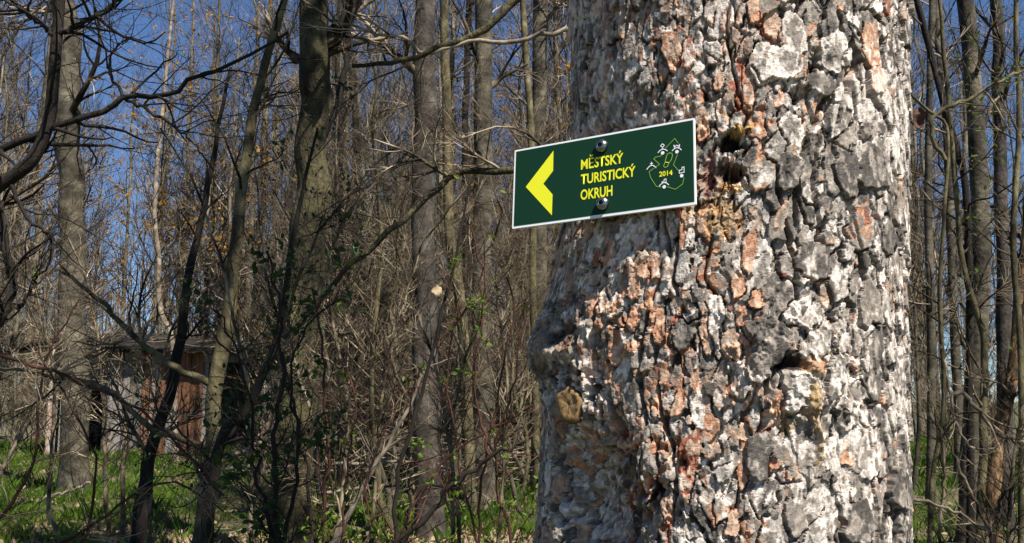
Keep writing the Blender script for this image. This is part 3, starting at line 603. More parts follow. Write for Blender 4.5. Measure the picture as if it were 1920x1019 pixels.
# ------------------------------------------------------------------ hut
def build_hut():
    rng = np.random.default_rng(21)
    HY = 20.5
    base = at(290, 850, HY); gl = float(gz(base[0], HY)) - .02
    root = thing('wooden_hut', 'derelict wooden hut with grey and reddish planks under a sagging roof', 'hut', (0, HY, gl))
    X = lambda px: (px - 960) / FPX * HY / (CP) * .985
    def zz(py): return at(300, py, HY)[2] - gl
    def plank(x0, x1, z0, z1, y, mat, parent=root, name='plank', t=.025):
        me = MB().box(x0, x1, y - t, y, z0, z1, .006, rng).mesh(name, M[mat]); return obj(name, me, parent)
    top = zz(655)
    wl_ = X(95); wr = X(505); depth = 3.0
    # front: left corner post, boards, a dark doorway, grey boards, reddish boards, an opening, a right corner board
    def run(px0, px1, w, mats, z1=top, y=0.):
        x = X(px0); xe = X(px1)
        while x < xe - .03:
            ww = min(w * rng.uniform(.85, 1.15), xe - x)
            plank(x + .004, x + ww - .004, rng.uniform(-.02, .05), z1 - rng.uniform(0, .03), y + rng.uniform(-.012, .012), mats[rng.integers(len(mats))])
            x += ww
    run(95, 112, .12, ['plank_worn', 'plank_grey']); run(118, 160, .15, ['plank_grey'])
    run(197, 268, .17, ['plank_grey']); run(268, 284, .19, ['plank_rust']); run(284, 300, .1, ['plank_grey', 'plank_worn'])
    run(300, 334, .2, ['plank_rust', 'plank_grey']); run(336, 382, .26, ['plank_worn', 'plank_rust'])
    run(478, 500, .13, ['plank_rust', 'plank_worn'])
    # shorter boards above the openings
    for a, b_ in ((160, 197), (382, 478)):
        x = X(a)
        while x < X(b_) - .03:
            plank(x + .003, min(x + .2, X(b_)) - .003, top - .30, top - .01, .005, 'plank_grey'); x += .2
    # side and back walls, posts
    for xx in (wl_, wr):
        y = .05
        while y < depth:
            me = MB().box(xx - .012, xx + .012, y, y + .19, rng.uniform(-.02, .04), top + .25 * y / depth, .004, rng).mesh('plank', M['plank_grey']); obj('plank', me, root); y += .197
    x = wl_
    while x < wr:
        plank(x, x + .19, 0, top + .3, depth, 'plank_grey'); x += .197
    for xx in (wl_ + .06, X(197) + .05, X(382) + .04, X(478) + .04, wr - .06):
        obj('post', MB().box(xx - .05, xx + .05, .03, .13, -.1, top + .02, .004, rng).mesh('post', M['plank_grey']), root)
    # roof: a beam, rafters' ends and overlapping boards, sagging to the right, with litter on it
    rf = bpy.data.objects.new('roof', None); COL.objects.link(rf); rf.parent = root
    x0, x1 = X(30), X(520); nx = 24
    for i in range(nx):
        a = x0 + (x1 - x0) * i / nx; b_ = x0 + (x1 - x0) * (i + 1) / nx + .03
        sag = lambda x: -.22 * smooth(x0 + 2.2, x1, x) + .08 * math.sin((x - x0) * 1.3) - .1 * float(smooth(x0 + .9, x0, np.array(x)))
        f0, f1 = -.38 + rng.uniform(-.08, .08), depth + .4; za = top + .06; zb = top + .46
        lift = .03 * (i % 2) + rng.uniform(0, .02)
        V = []
        for x in (a, b_):
            for (y, z) in ((f0, za), ((f0 + f1) / 2, (za + zb) / 2 + rng.normal(0, .03)), (f1, zb)):
                V += [(x, y, z + sag(x) + lift), (x, y, z + sag(x) + lift + .03)]
        F = []
        for j in (0, 1):
            p = 2 * j
            F += [[p + 1, p + 3, p + 9, p + 7], [p, p + 6, p + 8, p + 2], [p, p + 2, p + 3, p + 1], [p + 6, p + 7, p + 9, p + 8]]
        F += [[0, 1, 7, 6], [4, 10, 11, 5]]
        obj('roof_board', polymesh('roof_board', V, F, M['roof']), rf)
    obj('eave_beam', MB().box(x0 + .15, x1 - .1, -.34, -.26, top - .10, top + .02, .02, rng).mesh('eave_beam', M['roof']), rf)
    for i in range(9):
        xx = x0 + .3 + (x1 - x0 - .6) * i / 8
        obj('rafter', MB().box(xx, xx + .08, -.33, depth + .3, top - .06, top + .02, .01, rng).mesh('rafter', M['roof']), rf)
    n = 24; p = np.stack([rng.uniform(x0, x1, n), rng.uniform(-.35, 1.5, n), np.zeros(n)], -1); p[:, 2] = top + .12 + (p[:, 1] + .75) / 4.15 * .42 - .22 * smooth(x0 + 2.2, x1, p[:, 0])
    d = np.stack([rng.normal(1, .5, n), rng.normal(0, .5, n), rng.normal(0, .12, n)], -1) * .35
    P = np.stack([p - d, p + rng.normal(0, .03, p.shape), p + d], 1)
    o = obj('roof_sticks', mesh_np('roof_sticks', *tubes([(P, np.full((n, 3), .012))], 4), M['twig_pale']), rf, 'stuff')
build_hut()

# ------------------------------------------------------------------ trees named one by one
def px_line(pts, Y, k, jit=0, rng=None):
    """pts: (px, py[, Y])"""
    P = spline([at(p[0], p[1], p[2] if len(p) > 2 else Y) for p in pts], k)
    if jit: P[1:-1] += rng.normal(0, jit, (k - 2, 3))
    return P
def tree(name, label, mat, pts, Y, w0, w1, seed, limbs=(), twig='twig', n1=10, n2=60, n3=260, len1=1.0, up=.04, base=True, ext=4.0, group=None, cat='tree', t0=.2, leaves=None, sides=12, rmin=.0016, k=26):
    """a tree that stands where the photo shows it; widths in photo pixels at its distance"""
    rng = np.random.default_rng(seed); pts = list(pts)
    P = [at(p[0], p[1], p[2] if len(p) > 2 else Y) for p in pts]
    if base: P[0][2] = float(gz(P[0][0], P[0][1])) - .06
    if ext:
        d = P[-1] - P[-2]; d /= np.linalg.norm(d); P.append(P[-1] + d * ext + rng.normal(0, .05 * ext, 3))
    T_ = spline(P, k); T_[2:] += rng.normal(0, .0004 * w0 * Y / 17, (k - 2, 3))
    hgt = np.r_[0, np.cumsum(np.linalg.norm(np.diff(T_, axis=0), axis=1))]; vis = hgt[-1] - ext
    w = np.interp(hgt, [0, vis, hgt[-1] + 1e-6], [w0, w1, w1 * .45 if ext else w1 * .7])
    r = w / 2 * Y / FPX
    if base: r = r * (1 + .35 * np.exp(-hgt / (r[0] * 1.6)))
    org = T_[0].copy(); root = thing(name, label, cat, org, group)
    TB = (T_[None] - org, r[None])
    big = w0 > 24; kf, sf = (220, 44) if big else (90, 12)
    Tf = spline(T_ - org, kf); rf = np.interp(np.linspace(0, 1, kf), np.linspace(0, 1, k), r)
    V, F = tubes([(Tf[None], rf[None])], sf); V = V.reshape(kf, sf, 3)
    amp = {'mossy': .10, 'rough_dark_shaded': .09, 'olive': .045, 'peeled': .12}.get(mat, .03)
    la = rng.random((kf // 5 + 3, sf)); lb = rng.random((kf // 14 + 3, sf)); q = np.arange(kf)
    up_ = lambda lat, st_: lat[q // st_] * (1 - (q % st_ / st_))[:, None] + lat[q // st_ + 1] * (q % st_ / st_)[:, None]
    nn_ = up_(la, 5) + up_(lb, 14) - 1; nn_ = nn_ * .6 + np.roll(nn_, 1, 1) * .4
    big_ = up_(rng.random((kf // 14 + 3, 1)), 14) - .5
    V = Tf[:, None] + (V - Tf[:, None]) * (1 + amp * nn_ + .12 * big_)[..., None]
    obj('trunk', mesh_np('trunk', V.reshape(-1, 3), F, M[mat], smooth_=True), root)
    par = [TB]
    for lp, lw0, lw1, *mm in limbs:
        lP = px_line(lp, Y, 26, .009 * Y / 8, rng) - org; lr = np.linspace(lw0, lw1, 26) / 2 * Y / FPX
        obj('limb', joint([((lP[None], lr[None]), 8)], 'limb', M[mm[0] if mm else mat], lump=.05, rng=rng), root); par.append((lP[None], lr[None]))
    batches = []; ends = []
    P1 = []; R1 = []
    for q, (a, b_) in enumerate(par):
        n = n1 if q == 0 else max(4, n1 // 2)
        if n == 0: continue
        g = grow(a, b_, n, t0 if q == 0 else .1, .98, 55, len1 * (1 if q == 0 else .7), 8, .16, up, .38 if q == 0 else .6, rng, rmin * 1.8)
        P1.append(g)
    if P1:
        A = np.concatenate([g[0] for g in P1]); B = np.concatenate([g[1] for g in P1])
        g2 = grow(A, B, n2, .15, 1, 45, len1 * .5, 6, .2, up, .6, rng, rmin); g3 = grow(*g2, n3, .1, 1, 42, len1 * .26, 4, .22, up, .65, rng, rmin * .7)
        obj('twigs', joint([((A, B), 5), (g2, 3), (g3, 3)], 'twigs', M[twig]), root)['kind'] = 'stuff'
        if leaves:
            lm, nl, ls, fr = leaves
            e = np.concatenate([g2[0][:, -1], g3[0][:, -1], g3[0][:, 2]]); i = rng.integers(0, len(e), nl)
            if fr: i = i[np.argsort(rng.random(len(i)))]
            obj('leaves', leaf_mesh('leaves', e[i] + rng.normal(0, ls * .5, (nl, 3)), ls, M[lm], rng), root)['kind'] = 'stuff'
    return root

tree('grey_tree', 'smooth grey tree trunk standing in front of the wooden hut', 'beech', [(139, 932), (138, 700), (137, 500), (129, 250), (121, 0)], 12.8, 50, 42, 101, n1=12, t0=.45, len1=1.6)
tree('mossy_tree', 'thick rough mossy trunk, widest of the trunks left of the sign', 'mossy', [(548, 1060), (550, 830), (562, 600), (580, 400), (590, 200), (594, 0)], 7.8, 74, 54, 102,
     limbs=[([(585, 130), (620, 70), (648, 35), (668, -30)], 34, 22, 'rough_dark_shaded'), ([(590, 330), (612, 240), (640, 180), (655, 60), (690, -40)], 16, 10, 'rough_dark_shaded')], n1=10, t0=.4)
tree('grey_tree', 'dark grey trunk directly left of the green sign, crossed by a mossy limb', 'dark_grey', [(806, 1012), (801, 800), (796, 600), (793, 400), (797, 200), (798, 0)], 9.4, 50, 41, 103, n1=8, t0=.4, len1=1.2)
tree('grey_tree', 'straight grey trunk between the dark grey trunk and the green sign', 'beech', [(906, 965), (906, 700), (902, 500), (905, 250), (908, 0)], 12, 40, 34, 104, n1=8, t0=.4, len1=1.4)
tree('pale_tree', 'pale straight trunk rising just behind the sign beside the pine', 'beech', [(1014, 925), (1012, 500), (1009, 250), (1015, 0)], 14, 34, 29, 105, n1=7, t0=.5, len1=1.4)
tree('slender_tree', 'thin pale stem rising between the straight grey trunk and pale trunk', 'olive', [(1008, 930), (1000, 560), (996, 250), (980, 0)], 13, 15, 13, 106, n1=9, len1=1.2)
tree('slender_tree', 'thin curving olive stem right behind the dark grey trunk', 'olive', [(884, 930), (868, 620), (842, 430), (838, 250), (832, 0)], 11, 22, 16, 107, n1=12, len1=1.0)
tree('dark_sapling', 'thin black sapling stem right of the thick mossy trunk', 'rough_dark_shaded', [(645, 860), (640, 600), (632, 400), (638, 250), (640, 0)], 14, 18, 14, 108, n1=9, len1=1.3)
tree('dark_sapling', 'thin dark sapling stem midway between mossy and dark grey trunks', 'rough_dark_shaded', [(690, 850), (688, 600), (672, 380), (665, 200), (650, 0)], 15, 15, 12, 109, n1=9, len1=1.3)
tree('dark_sapling', 'black slim stem touching the straight grey trunk on its left side', 'rough_dark_shaded', [(878, 870), (875, 500), (872, 250), (880, 0)], 13, 15, 12, 110, n1=9, len1=1.3)
tree('crooked_tree', 'crooked olive stem leaning in front of the right end of the hut', 'olive', [(372, 1030), (398, 850), (402, 735), (425, 620), (442, 480), (455, 340), (480, 180), (528, 20)], 7.6, 34, 14, 111,
     limbs=[([(398, 722), (330, 690), (260, 640), (190, 565), (110, 505)], 15, 6), ([(450, 330), (475, 220), (500, 120)], 10, 5), ([(405, 860), (360, 830), (280, 800), (200, 730), (60, 700), (-30, 690)], 14, 5, 'olive')], n1=14, n2=130, n3=520, t0=.35, len1=1.1)
tree('leaning_sapling', 'dark leaning stem in shade at the middle of the hut front', 'rough_dark_shaded', [(258, 985), (275, 880), (315, 750), (338, 640), (352, 520), (380, 400)], 8.2, 28, 12, 112, n1=10, n2=110, n3=420, ext=1.5, len1=.9)
tree('leaning_sapling', 'dark shaded stem leaning right from the crooked olive stem', 'rough_dark_shaded', [(372, 1060), (408, 850), (455, 775), (500, 690), (530, 590), (545, 470)], 5.6, 30, 10, 113, twig='twig_dark', n1=14, n2=110, n3=420, ext=.8, len1=.75,
     leaves=('leaf_dark_shaded', 700, .030, 0), rmin=.001)
tree('oak_tree', 'mossy oak hidden behind the pine, its limbs reaching left', 'mossy', [(1180, 1100), (1190, 700), (1200, 350), (1210, 0)], 5.6, 130, 100, 114,
     limbs=[([(1200, 330), (1000, 320), (910, 322), (845, 332), (740, 430), (650, 505), (560, 610)], 18, 9), ([(1200, -80), (985, -12), (935, 35), (890, 66), (820, 90), (750, 116), (660, 124)], 24, 8), ([(1200, 40), (1050, 58), (950, 80), (880, 78), (800, 100), (770, 75), (710, 62), (640, 45)], 12, 5, 'twig_pale')],
     n1=6, n2=120, n3=500, t0=.6, len1=.9)
tree('dark_tree', 'near dark tree at the left edge with black shaded limbs against the sky', 'rough_dark_shaded', [(-160, 1500), (-120, 800), (-80, 420), (20, 340), (75, 280), (98, 180), (108, 80), (116, -30)], 3.1, 46, 19, 115, twig='twig_dark',
     limbs=[([(-70, 300), (0, 280), (110, 238), (200, 205), (232, 183), (300, 178), (330, 174), (352, 152), (420, 130), (480, 95), (540, 60)], 17, 5), ([(112, 62), (150, 45), (190, 25), (235, -12)], 13, 9), ([(105, 66), (70, 40), (20, 0)], 11, 7), ([(232, 183), (205, 130), (215, 90), (250, 70)], 7, 3),
            ([(-60, 660), (10, 590), (22, 530), (5, 430), (-30, 330)], 18, 12), ([(20, 345), (50, 410), (95, 440), (90, 500), (60, 520)], 9, 4), ([(232, 183), (290, 215), (350, 255), (400, 320)], 7, 3), ([(30, 580), (60, 545), (75, 470)], 7, 3)],
     n1=18, n2=150, n3=520, t0=.35, len1=.55, ext=1.0, base=True, rmin=.0012)
# right of the pine
tree('grey_tree', 'grey swaying trunk, thickest at the right edge beyond the pine', 'beech', [(1812, 985), (1822, 800), (1836, 600), (1838, 400), (1828, 200), (1812, 0)], 9, 36, 30, 121, n1=12, len1=1.1, t0=.3, leaves=('leaf', 120, .035, 0))
tree('grey_tree', 'grey trunk standing close behind the peeled tan stem at right', 'dark_grey', [(1880, 975), (1884, 700), (1878, 400), (1872, 180), (1868, 0)], 9.6, 30, 20, 122, n1=12, len1=1.1, t0=.3)
tree('peeled_tree', 'leaning stem with peeled tan wood at the right edge', 'peeled', [(1856, 1000), (1866, 880), (1884, 770), (1902, 680), (1912, 560), (1925, 420)], 8, 30, 16, 123, n1=8, len1=.8, ext=2, leaves=('leaf', 90, .032, 0))
tree('curved_sapling', 'slim curving grey-green stem before the swaying grey trunk', 'olive', [(1832, 1020), (1842, 900), (1845, 700), (1843, 620), (1822, 560), (1802, 470), (1790, 330)], 8, 17, 10, 124, n1=12, len1=.8, ext=3)
tree('dark_sapling', 'dark stem arching up from the right flank of the pine to the grey trunk', 'rough_dark_shaded', [(1815, 975), (1815, 420), (1790, 270), (1765, 180), (1735, 60)], 8.6, 14, 12, 125, n1=12, len1=.8, ext=2)
tree('slender_tree', 'thin straight stem, first one to the right of the pine trunk', 'beech', [(1742, 905), (1745, 600), (1740, 300), (1748, 0)], 12, 16, 12, 126, n1=12, len1=1.1)
tree('slender_tree', 'slim pale blue-grey stem, second to the right of the pine', 'beech', [(1798, 885), (1794, 700), (1785, 500), (1775, 240), (1752, 0)], 15, 19, 13, 127, n1=12, len1=1.2)
tree('slender_tree', 'thin bent stem with long side shoots close right of the pine', 'olive', [(1735, 1000), (1748, 900), (1770, 760), (1762, 560), (1772, 380), (1775, 240), (1720, 190)], 7, 10, 6, 128, n1=12, len1=.7, ext=1.5,
     limbs=[([(1770, 745), (1806, 738), (1850, 790), (1885, 822), (1960, 828)], 9, 5, 'twig_pale'), ([(1765, 640), (1800, 815), (1860, 840), (1900, 810)], 7, 3, 'twig_pale'), ([(1772, 300), (1745, 228), (1830, 180), (1940, 120)], 9, 6)])
tree('slender_tree', 'thin stem at the far right edge of the picture with fresh leaves', 'olive', [(1905, 960), (1915, 700), (1900, 450), (1912, 200), (1905, 0)], 7.5, 14, 9, 129, n1=14, len1=.8, leaves=('leaf', 260, .035, 0))
# birch with white bark over the hut roof
tree('pale_sapling', 'thin stem with bare white wood above the hut roof', 'twig_pale', [(330, 850), (325, 650), (300, 580), (298, 480), (290, 400), (300, 250)], 18, 11, 8, 130, n1=10, len1=1.2)

# ------------------------------------------------------------------ shrubs at the front
def shrub(name, label, stems, Y, mat, seed, twig, n2, n3, ln, leaves=None, rmin=.0008, cat='shrub'):
    rng = np.random.default_rng(seed); g0 = at(stems[0][0][0][0], stems[0][0][0][1], Y); org = np.array([g0[0], Y, float(gz(g0[0], Y))])
    root = thing(name, label, cat, org); par = []
    for pts, w0, w1, *mm in stems:
        P = px_line(pts, Y, 20, .006, rng)
        if P[0, 2] < 1.0:      # run the stem on down into the ground
            foot = np.array([P[0, 0] * .8 + org[0] * .2, P[0, 1], float(gz(P[0, 0], P[0, 1])) - .04]); P = np.vstack([foot, (foot + P[0]) / 2 + rng.normal(0, .02, 3), P])
        r = np.linspace(w0, w1, len(P)) / 2 * Y / FPX
        obj('stem', joint([((P[None] - org, r[None]), 7)], 'stem', M[mm[0] if mm else mat], lump=.05, rng=rng), root)
        par.append((spline(P, 20)[None] - org, np.linspace(w0, w1, 20)[None] / 2 * Y / FPX))
    A = np.concatenate([a for a, _ in par]); B = np.concatenate([b_ for _, b_ in par])
    g2 = grow(A, B, n2, .2, 1, 48, ln, 7, .18, .05, .5, rng, rmin * 1.4); g3 = grow(*g2, n3, .1, 1, 42, ln * .45, 5, .2, .05, .65, rng, rmin)
    obj('twigs', joint([(g2, 4), (g3, 3)], 'twigs', M[twig]), root)['kind'] = 'stuff'
    if leaves:
        for lm, nl, ls in leaves:
            e = np.concatenate([g2[0][:, -1], g3[0][:, -1], g3[0][:, 2]]); c = rng.integers(0, len(e), max(nl // 4, 1)); i = rng.choice(c, nl)
            obj('leaves', leaf_mesh('leaves', e[i] + rng.normal(0, ls * .45, (nl, 3)), ls, M[lm], rng), root)['kind'] = 'stuff'
    return root
shrub('leafy_shrub', 'dark green leafy shrub in the pine shadow before the mossy trunk', [([(520, 1040), (515, 850), (530, 700), (520, 560), (500, 470)], 12, 4), ([(530, 1040), (560, 850), (545, 700), (590, 600), (640, 560)], 9, 3), ([(520, 1040), (480, 880), (470, 760), (440, 640), (400, 580)], 9, 3)],
      3.2, 'twig_dark', 201, 'twig_dark', 80, 300, .30, [('leaf_dark_shaded', 900, .026)])
shrub('budding_shrub', 'dark stemmed shrub with fresh buds at the foot of the dark grey trunk', [([(738, 1040), (745, 900), (778, 775), (830, 600), (862, 440), (880, 345)], 10, 4), ([(742, 1030), (830, 935), (920, 855), (985, 828)], 13, 6), ([(760, 1030), (770, 900), (745, 860)], 6, 3), ([(920, 860), (890, 730), (905, 560), (880, 420)], 5, 3, 'twig_red')],
      3.4, 'twig_dark', 202, 'twig_red', 50, 170, .36, [('leaf', 260, .020)])
shrub('red_stemmed_shrub', 'red stemmed shrub with fresh leaves right of the mossy trunk', [([(596, 1040), (612, 900), (612, 760), (600, 620), (585, 540)], 8, 4), ([(592, 1040), (575, 880), (545, 740), (530, 660)], 8, 4, 'twig_dark'), ([(640, 1040), (650, 880), (668, 760), (640, 660)], 5, 3), ([(700, 1040), (690, 900), (740, 760), (720, 640)], 4, 3)],
      4.2, 'twig_red', 203, 'twig_red', 60, 220, .38, [('leaf', 230, .026)])
shrub('red_stemmed_shrub', 'sparse red stemmed shrub with lime buds beside the foot of the pine', [([(895, 1040), (905, 880), (935, 740), (960, 600), (950, 520)], 6, 3), ([(960, 1040), (930, 860), (965, 700), (985, 560)], 6, 3), ([(740, 1010), (830, 870), (980, 770), (1000, 760)], 6, 4), ([(900, 1040), (850, 800), (840, 680), (860, 560)], 5, 3)],
      3.9, 'twig_red', 204, 'twig_red', 60, 200, .34, [('leaf', 300, .022)])
shrub('bare_shrub', 'bare arching shrub at the lower left corner', [([(-60, 1040), (60, 880), (80, 700), (150, 560)], 8, 3), ([(60, 1060), (250, 930), (330, 905), (420, 960)], 7, 3), ([(-80, 640), (80, 690), (200, 735), (300, 800), (420, 930)], 8, 4), ([(150, 1050), (180, 880), (130, 760), (60, 640)], 6, 3)],
      4.4, 'twig_red', 205, 'twig_lit', 130, 520, .5, [('leaf', 40, .022)])
shrub('bare_shrub', 'tangled bare brown shrub filling the gap behind the leafy shrub', [([(470, 960), (470, 780), (430, 560), (380, 380), (300, 240)], 9, 3), ([(480, 960), (520, 720), (560, 520), (640, 380), (760, 260)], 9, 3), ([(640, 960), (650, 760), (620, 560), (640, 420), (820, 235)], 9, 4), ([(700, 960), (720, 700), (760, 560), (800, 440)], 8, 3), ([(640, 960), (560, 700), (500, 520), (480, 330)], 8, 3)],
      6.3, 'twig_lit', 206, 'twig_lit', 260, 1500, .62)
shrub('bare_shrub', 'tangled bare brown shrub between the grey trunk and crooked stem', [([(230, 960), (240, 760), (300, 560), (420, 420)], 9, 3), ([(200, 960), (190, 700), (160, 520), (90, 380)], 9, 3), ([(280, 960), (300, 700), (360, 560), (500, 500)], 8, 3), ([(90, 960), (100, 700), (60, 520), (40, 400)], 8, 3)],
      9.5, 'twig_lit', 207, 'twig_lit', 120, 560, .8, rmin=.0012)
shrub('bare_shrub', 'bare brown shrub standing right of the dark grey trunk', [([(850, 960), (850, 760), (900, 600), (960, 470)], 8, 3), ([(860, 960), (820, 700), (760, 520), (720, 380)], 8, 3), ([(940, 960), (950, 700), (930, 500), (980, 380)], 8, 3)],
      7.5, 'twig_lit', 208, 'twig_lit', 190, 950, .6, rmin=.001)
shrub('bare_shrub', 'bare brown shrub at the right edge under the grey trunks', [([(1890, 1000), (1900, 860), (1930, 720)], 9, 3), ([(1760, 1000), (1770, 860), (1740, 720)], 7, 3), ([(1860, 1000), (1800, 880), (1770, 800)], 8, 3), ([(1850, 1000), (1890, 920), (1960, 900)], 8, 3)],
      6.8, 'twig', 209, 'twig', 110, 380, .5, [('leaf', 60, .03)], rmin=.001)
# pale dead sapling leaning across the front, two dead leaves caught on the twigs
def dead_sapling():
    rng = np.random.default_rng(61); P = px_line([(560, 1100), (632, 1000), (695, 890), (765, 768), (800, 690)], 4.6, 18, .005, rng); P = np.vstack([[P[0, 0] - .1, 4.6, float(gz(P[0, 0], 4.6)) - .05], P])
    r = np.linspace(13, 5, 19) / 2 * 4.6 / FPX; org = P[0].copy(); root = thing('dead_sapling', 'pale dead sapling leaning right in front of the brush pile', 'sapling', org)
    obj('trunk', joint([((P[None] - org, r[None]), 8)], 'trunk', M['twig_pale'], lump=.06, rng=rng), root)
    g = grow(P[None] - org, r[None], 12, .4, 1, 45, .25, 5, .15, .03, .5, rng, .0012); obj('twigs', joint([(g, 4)], 'twigs', M['twig_pale']), root)
dead_sapling()
def curled_leaf(px, py, Y, size, label, seed):
    rng = np.random.default_rng(seed); c = at(px, py, Y); n = 9; V = []; F = []
    for i in range(n):
        for j in range(n):
            u = i / (n - 1) * 2 - 1; v = j / (n - 1) * 2 - 1
            w = math.sqrt(max(0, 1 - u * u)) * (.55 + .12 * math.sin(7 * u + 1)) + .03
            V.append((size * v * w, size * (.35 * (v * w)**2 + .16 * math.sin(3 * u) + rng.normal(0, .02)), size * u * .8))
    for i in range(n - 1):
        for j in range(n - 1): F.append([i * n + j, i * n + j + 1, (i + 1) * n + j + 1, (i + 1) * n + j])
    me = polymesh('dead_leaf', V, F, M['leaf_tan']); o = obj('dead_leaf', me); o.location = c; o.rotation_euler = (rng.uniform(-.4, .4), rng.uniform(-.7, .7), rng.uniform(-.6, .6))
    tag(o, label, 'leaf')
curled_leaf(820, 545, 3.4, .032, 'curled tan dead leaf caught in the twigs before the dark grey trunk', 1)
curled_leaf(492, 492, 6.3, .04, 'pale dead leaf caught in twigs left of the mossy trunk', 2)
curled_leaf(866, 255, 5.4, .028, 'small whitish dead leaf hanging left of the green sign', 3)
curled_leaf(512, 848, 4.7, .026, 'small tan dead leaf low down at the left side of mossy trunk', 4)

# ------------------------------------------------------------------ brush pile and fallen wood
def brush():
    rng = np.random.default_rng(71)
    n = 110; cache = []
    for i in range(14):
        L_ = rng.uniform(.7, 2.0); k = 7; x = np.linspace(-L_ / 2, L_ / 2, k)
        P = np.stack([x, .05 * L_ * np.cumsum(rng.normal(0, .3, k)), .05 * L_ * np.cumsum(rng.normal(0, .3, k))], -1)
        r = np.linspace(1, .4, k) * rng.uniform(.008, .022)
        g = grow(P[None], r[None], 4, .3, .95, 35, L_ * .25, 4, .12, 0, .6, rng, .003)
        cache.append(joint([((P[None], r[None]), 5), (g, 4)], 'stick', M['twig_pale']))
    for i in range(n):
        px = rng.uniform(560, 1010); Y = rng.uniform(14, 16.5); x = at(px, 850, Y)[0]
        hmax = .75 * math.exp(-((px - 800) / 190)**2) + .1
        o = obj('stick', cache[i % 14]); o.location = (x, Y, float(gz(x, Y)) + .05 + hmax * rng.random()); o.rotation_euler = (rng.normal(0, .4), rng.normal(0, .16), rng.normal(0, .5)); 
        tag(o, 'bare pale stick lying in the brush pile between the trunks', 'stick', 'sticks of the brush pile')
    for i in range(46):
        Y = rng.uniform(6.5, 18); x = Y * rng.uniform(-.58, .05) if i % 5 else Y * rng.uniform(.43, .58)
        o = obj('stick', cache[i % 14]); o.location = (x, Y, float(gz(x, Y)) + .05); o.rotation_euler = (rng.normal(0, .4), rng.normal(0, .05), rng.uniform(0, 3.1)); o.scale = (.6, .6, .6)
        tag(o, 'thin dead stick lying loose in the grass', 'stick', 'dead sticks scattered in the grass')
    def log(pts, Y, w0, w1, label, mat='twig_pale', nm='fallen_branch'):
        P = px_line(pts, Y, 14, .01, rng); r = np.linspace(w0, w1, 14) / 2 * Y / FPX; P[:, 2] = np.maximum(P[:, 2], gz(P[:, 0], P[:, 1]) + r * .6)
        org = P[0].copy(); o = obj(nm, joint([((P[None] - org, r[None]), 8)], nm, M[mat], lump=.05, rng=rng)); o.location = org; tag(o, label, 'branch')
    log([(375, 885), (450, 850), (520, 838)], 12, 14, 9, 'pale fallen branch propped left of the mossy trunk foot')
    log([(390, 880), (500, 875), (640, 870), (800, 866)], 11.5, 9, 5, 'long thin fallen branch lying in the grass behind mossy trunk')
    log([(600, 925), (700, 915), (790, 905)], 9.8, 7, 4, 'thin fallen branch in the grass between mossy and dark grey trunks')
    log([(480, 830), (560, 822), (660, 826), (760, 815)], 15, 16, 9, 'thick grey fallen branch along the left end of the brush pile')
    log([(70, 940), (120, 925), (170, 905)], 11, 7, 5, 'short pale fallen stick left of the grey trunk foot')
    log([(420, 960), (560, 945), (660, 950)], 8.4, 6, 3, 'thin fallen stick in front of the mossy trunk foot', 'twig')
    log([(1700, 930), (1780, 955), (1860, 1000)], 6.5, 6, 4, 'fallen stick in the grass right of the pine foot')
brush()

# ------------------------------------------------------------------ the forest behind: a few kinds, copied one by one
def proto_tree(seed, Hh, r0, n1, n2, n3, leaves=None, lean=.02, tm='far', wig=.05, fine=1.0):
    rng = np.random.default_rng(seed); k = 16
    P = np.zeros((k, 3)); P[:, 2] = np.linspace(-.1, Hh, k); P[:, :2] = np.cumsum(rng.normal(0, wig, (k, 2)), 0); P[:, :2] -= P[0, :2]
    r = r0 * np.linspace(1, .25, k); r[0] *= 1.5
    root = thing('forest_tree', 'bare', 'tree'); obj('trunk', joint([((P[None], r[None]), 8)], 'trunk', M[tm], lump=.04, rng=rng), root)
    g1 = grow(P[None], r[None], n1, .12, .98, 45, Hh * (.20 if fine == 1 else .3), 9, .13, .07, .4, rng, .006 * fine); g2 = grow(*g1, n2, .15, 1, 42, Hh * (.095 if fine == 1 else .14), 6, .17, .06, .6, rng, .004 * fine); g3 = grow(*g2, n3, .1, 1, 40, Hh * (.05 if fine == 1 else .065), 4, .2, .05, .65, rng, .0028 * fine)
    obj('crown', joint([(g1, 4), (g2, 3), (g3, 3)], 'crown', M['twig' if fine == 1 else 'twig_lit']), root)
    if leaves:
        e = np.concatenate([g3[0][:, -1], g2[0][:, -1]]); i = rng.choice(rng.integers(0, len(e), leaves // 5), leaves)
        obj('leaves', leaf_mesh('leaves', e[i] + rng.normal(0, .1, (leaves, 3)), .10, M['leaf_dead'], rng), root)['kind'] = 'stuff'
    return root
def proto_shrub(seed, ns, Hh, n2, n3):
    rng = np.random.default_rng(seed); root = thing('forest_shrub', 'bare', 'shrub'); k = 10; P = np.zeros((ns, k, 3))
    d = np.stack([rng.normal(0, .3, ns), rng.normal(0, .3, ns), np.ones(ns)], -1); p = np.zeros((ns, 3)); p[:, :2] = rng.normal(0, .12, (ns, 2)); p[:, 2] = -.05
    for s in range(k):
        P[:, s] = p; d += rng.normal(0, .12, d.shape); d /= np.linalg.norm(d, axis=1, keepdims=True); p = p + d * (Hh * rng.uniform(.7, 1.1, ns)[:, None]) / k
    r = np.linspace(.018, .005, k)[None] * rng.uniform(.6, 1.3, (ns, 1))
    obj('stems', joint([((P, r), 5)], 'stems', M['far']), root)['kind'] = 'stuff'
    g2 = grow(P, r, n2, .2, 1, 45, Hh * .26, 6, .17, .05, .55, rng, .003); g3 = grow(*g2, n3, .1, 1, 42, Hh * .12, 4, .2, .05, .65, rng, .002)
    obj('twigs', joint([(g2, 3), (g3, 3)], 'twigs', M['twig']), root)['kind'] = 'stuff'
    return root
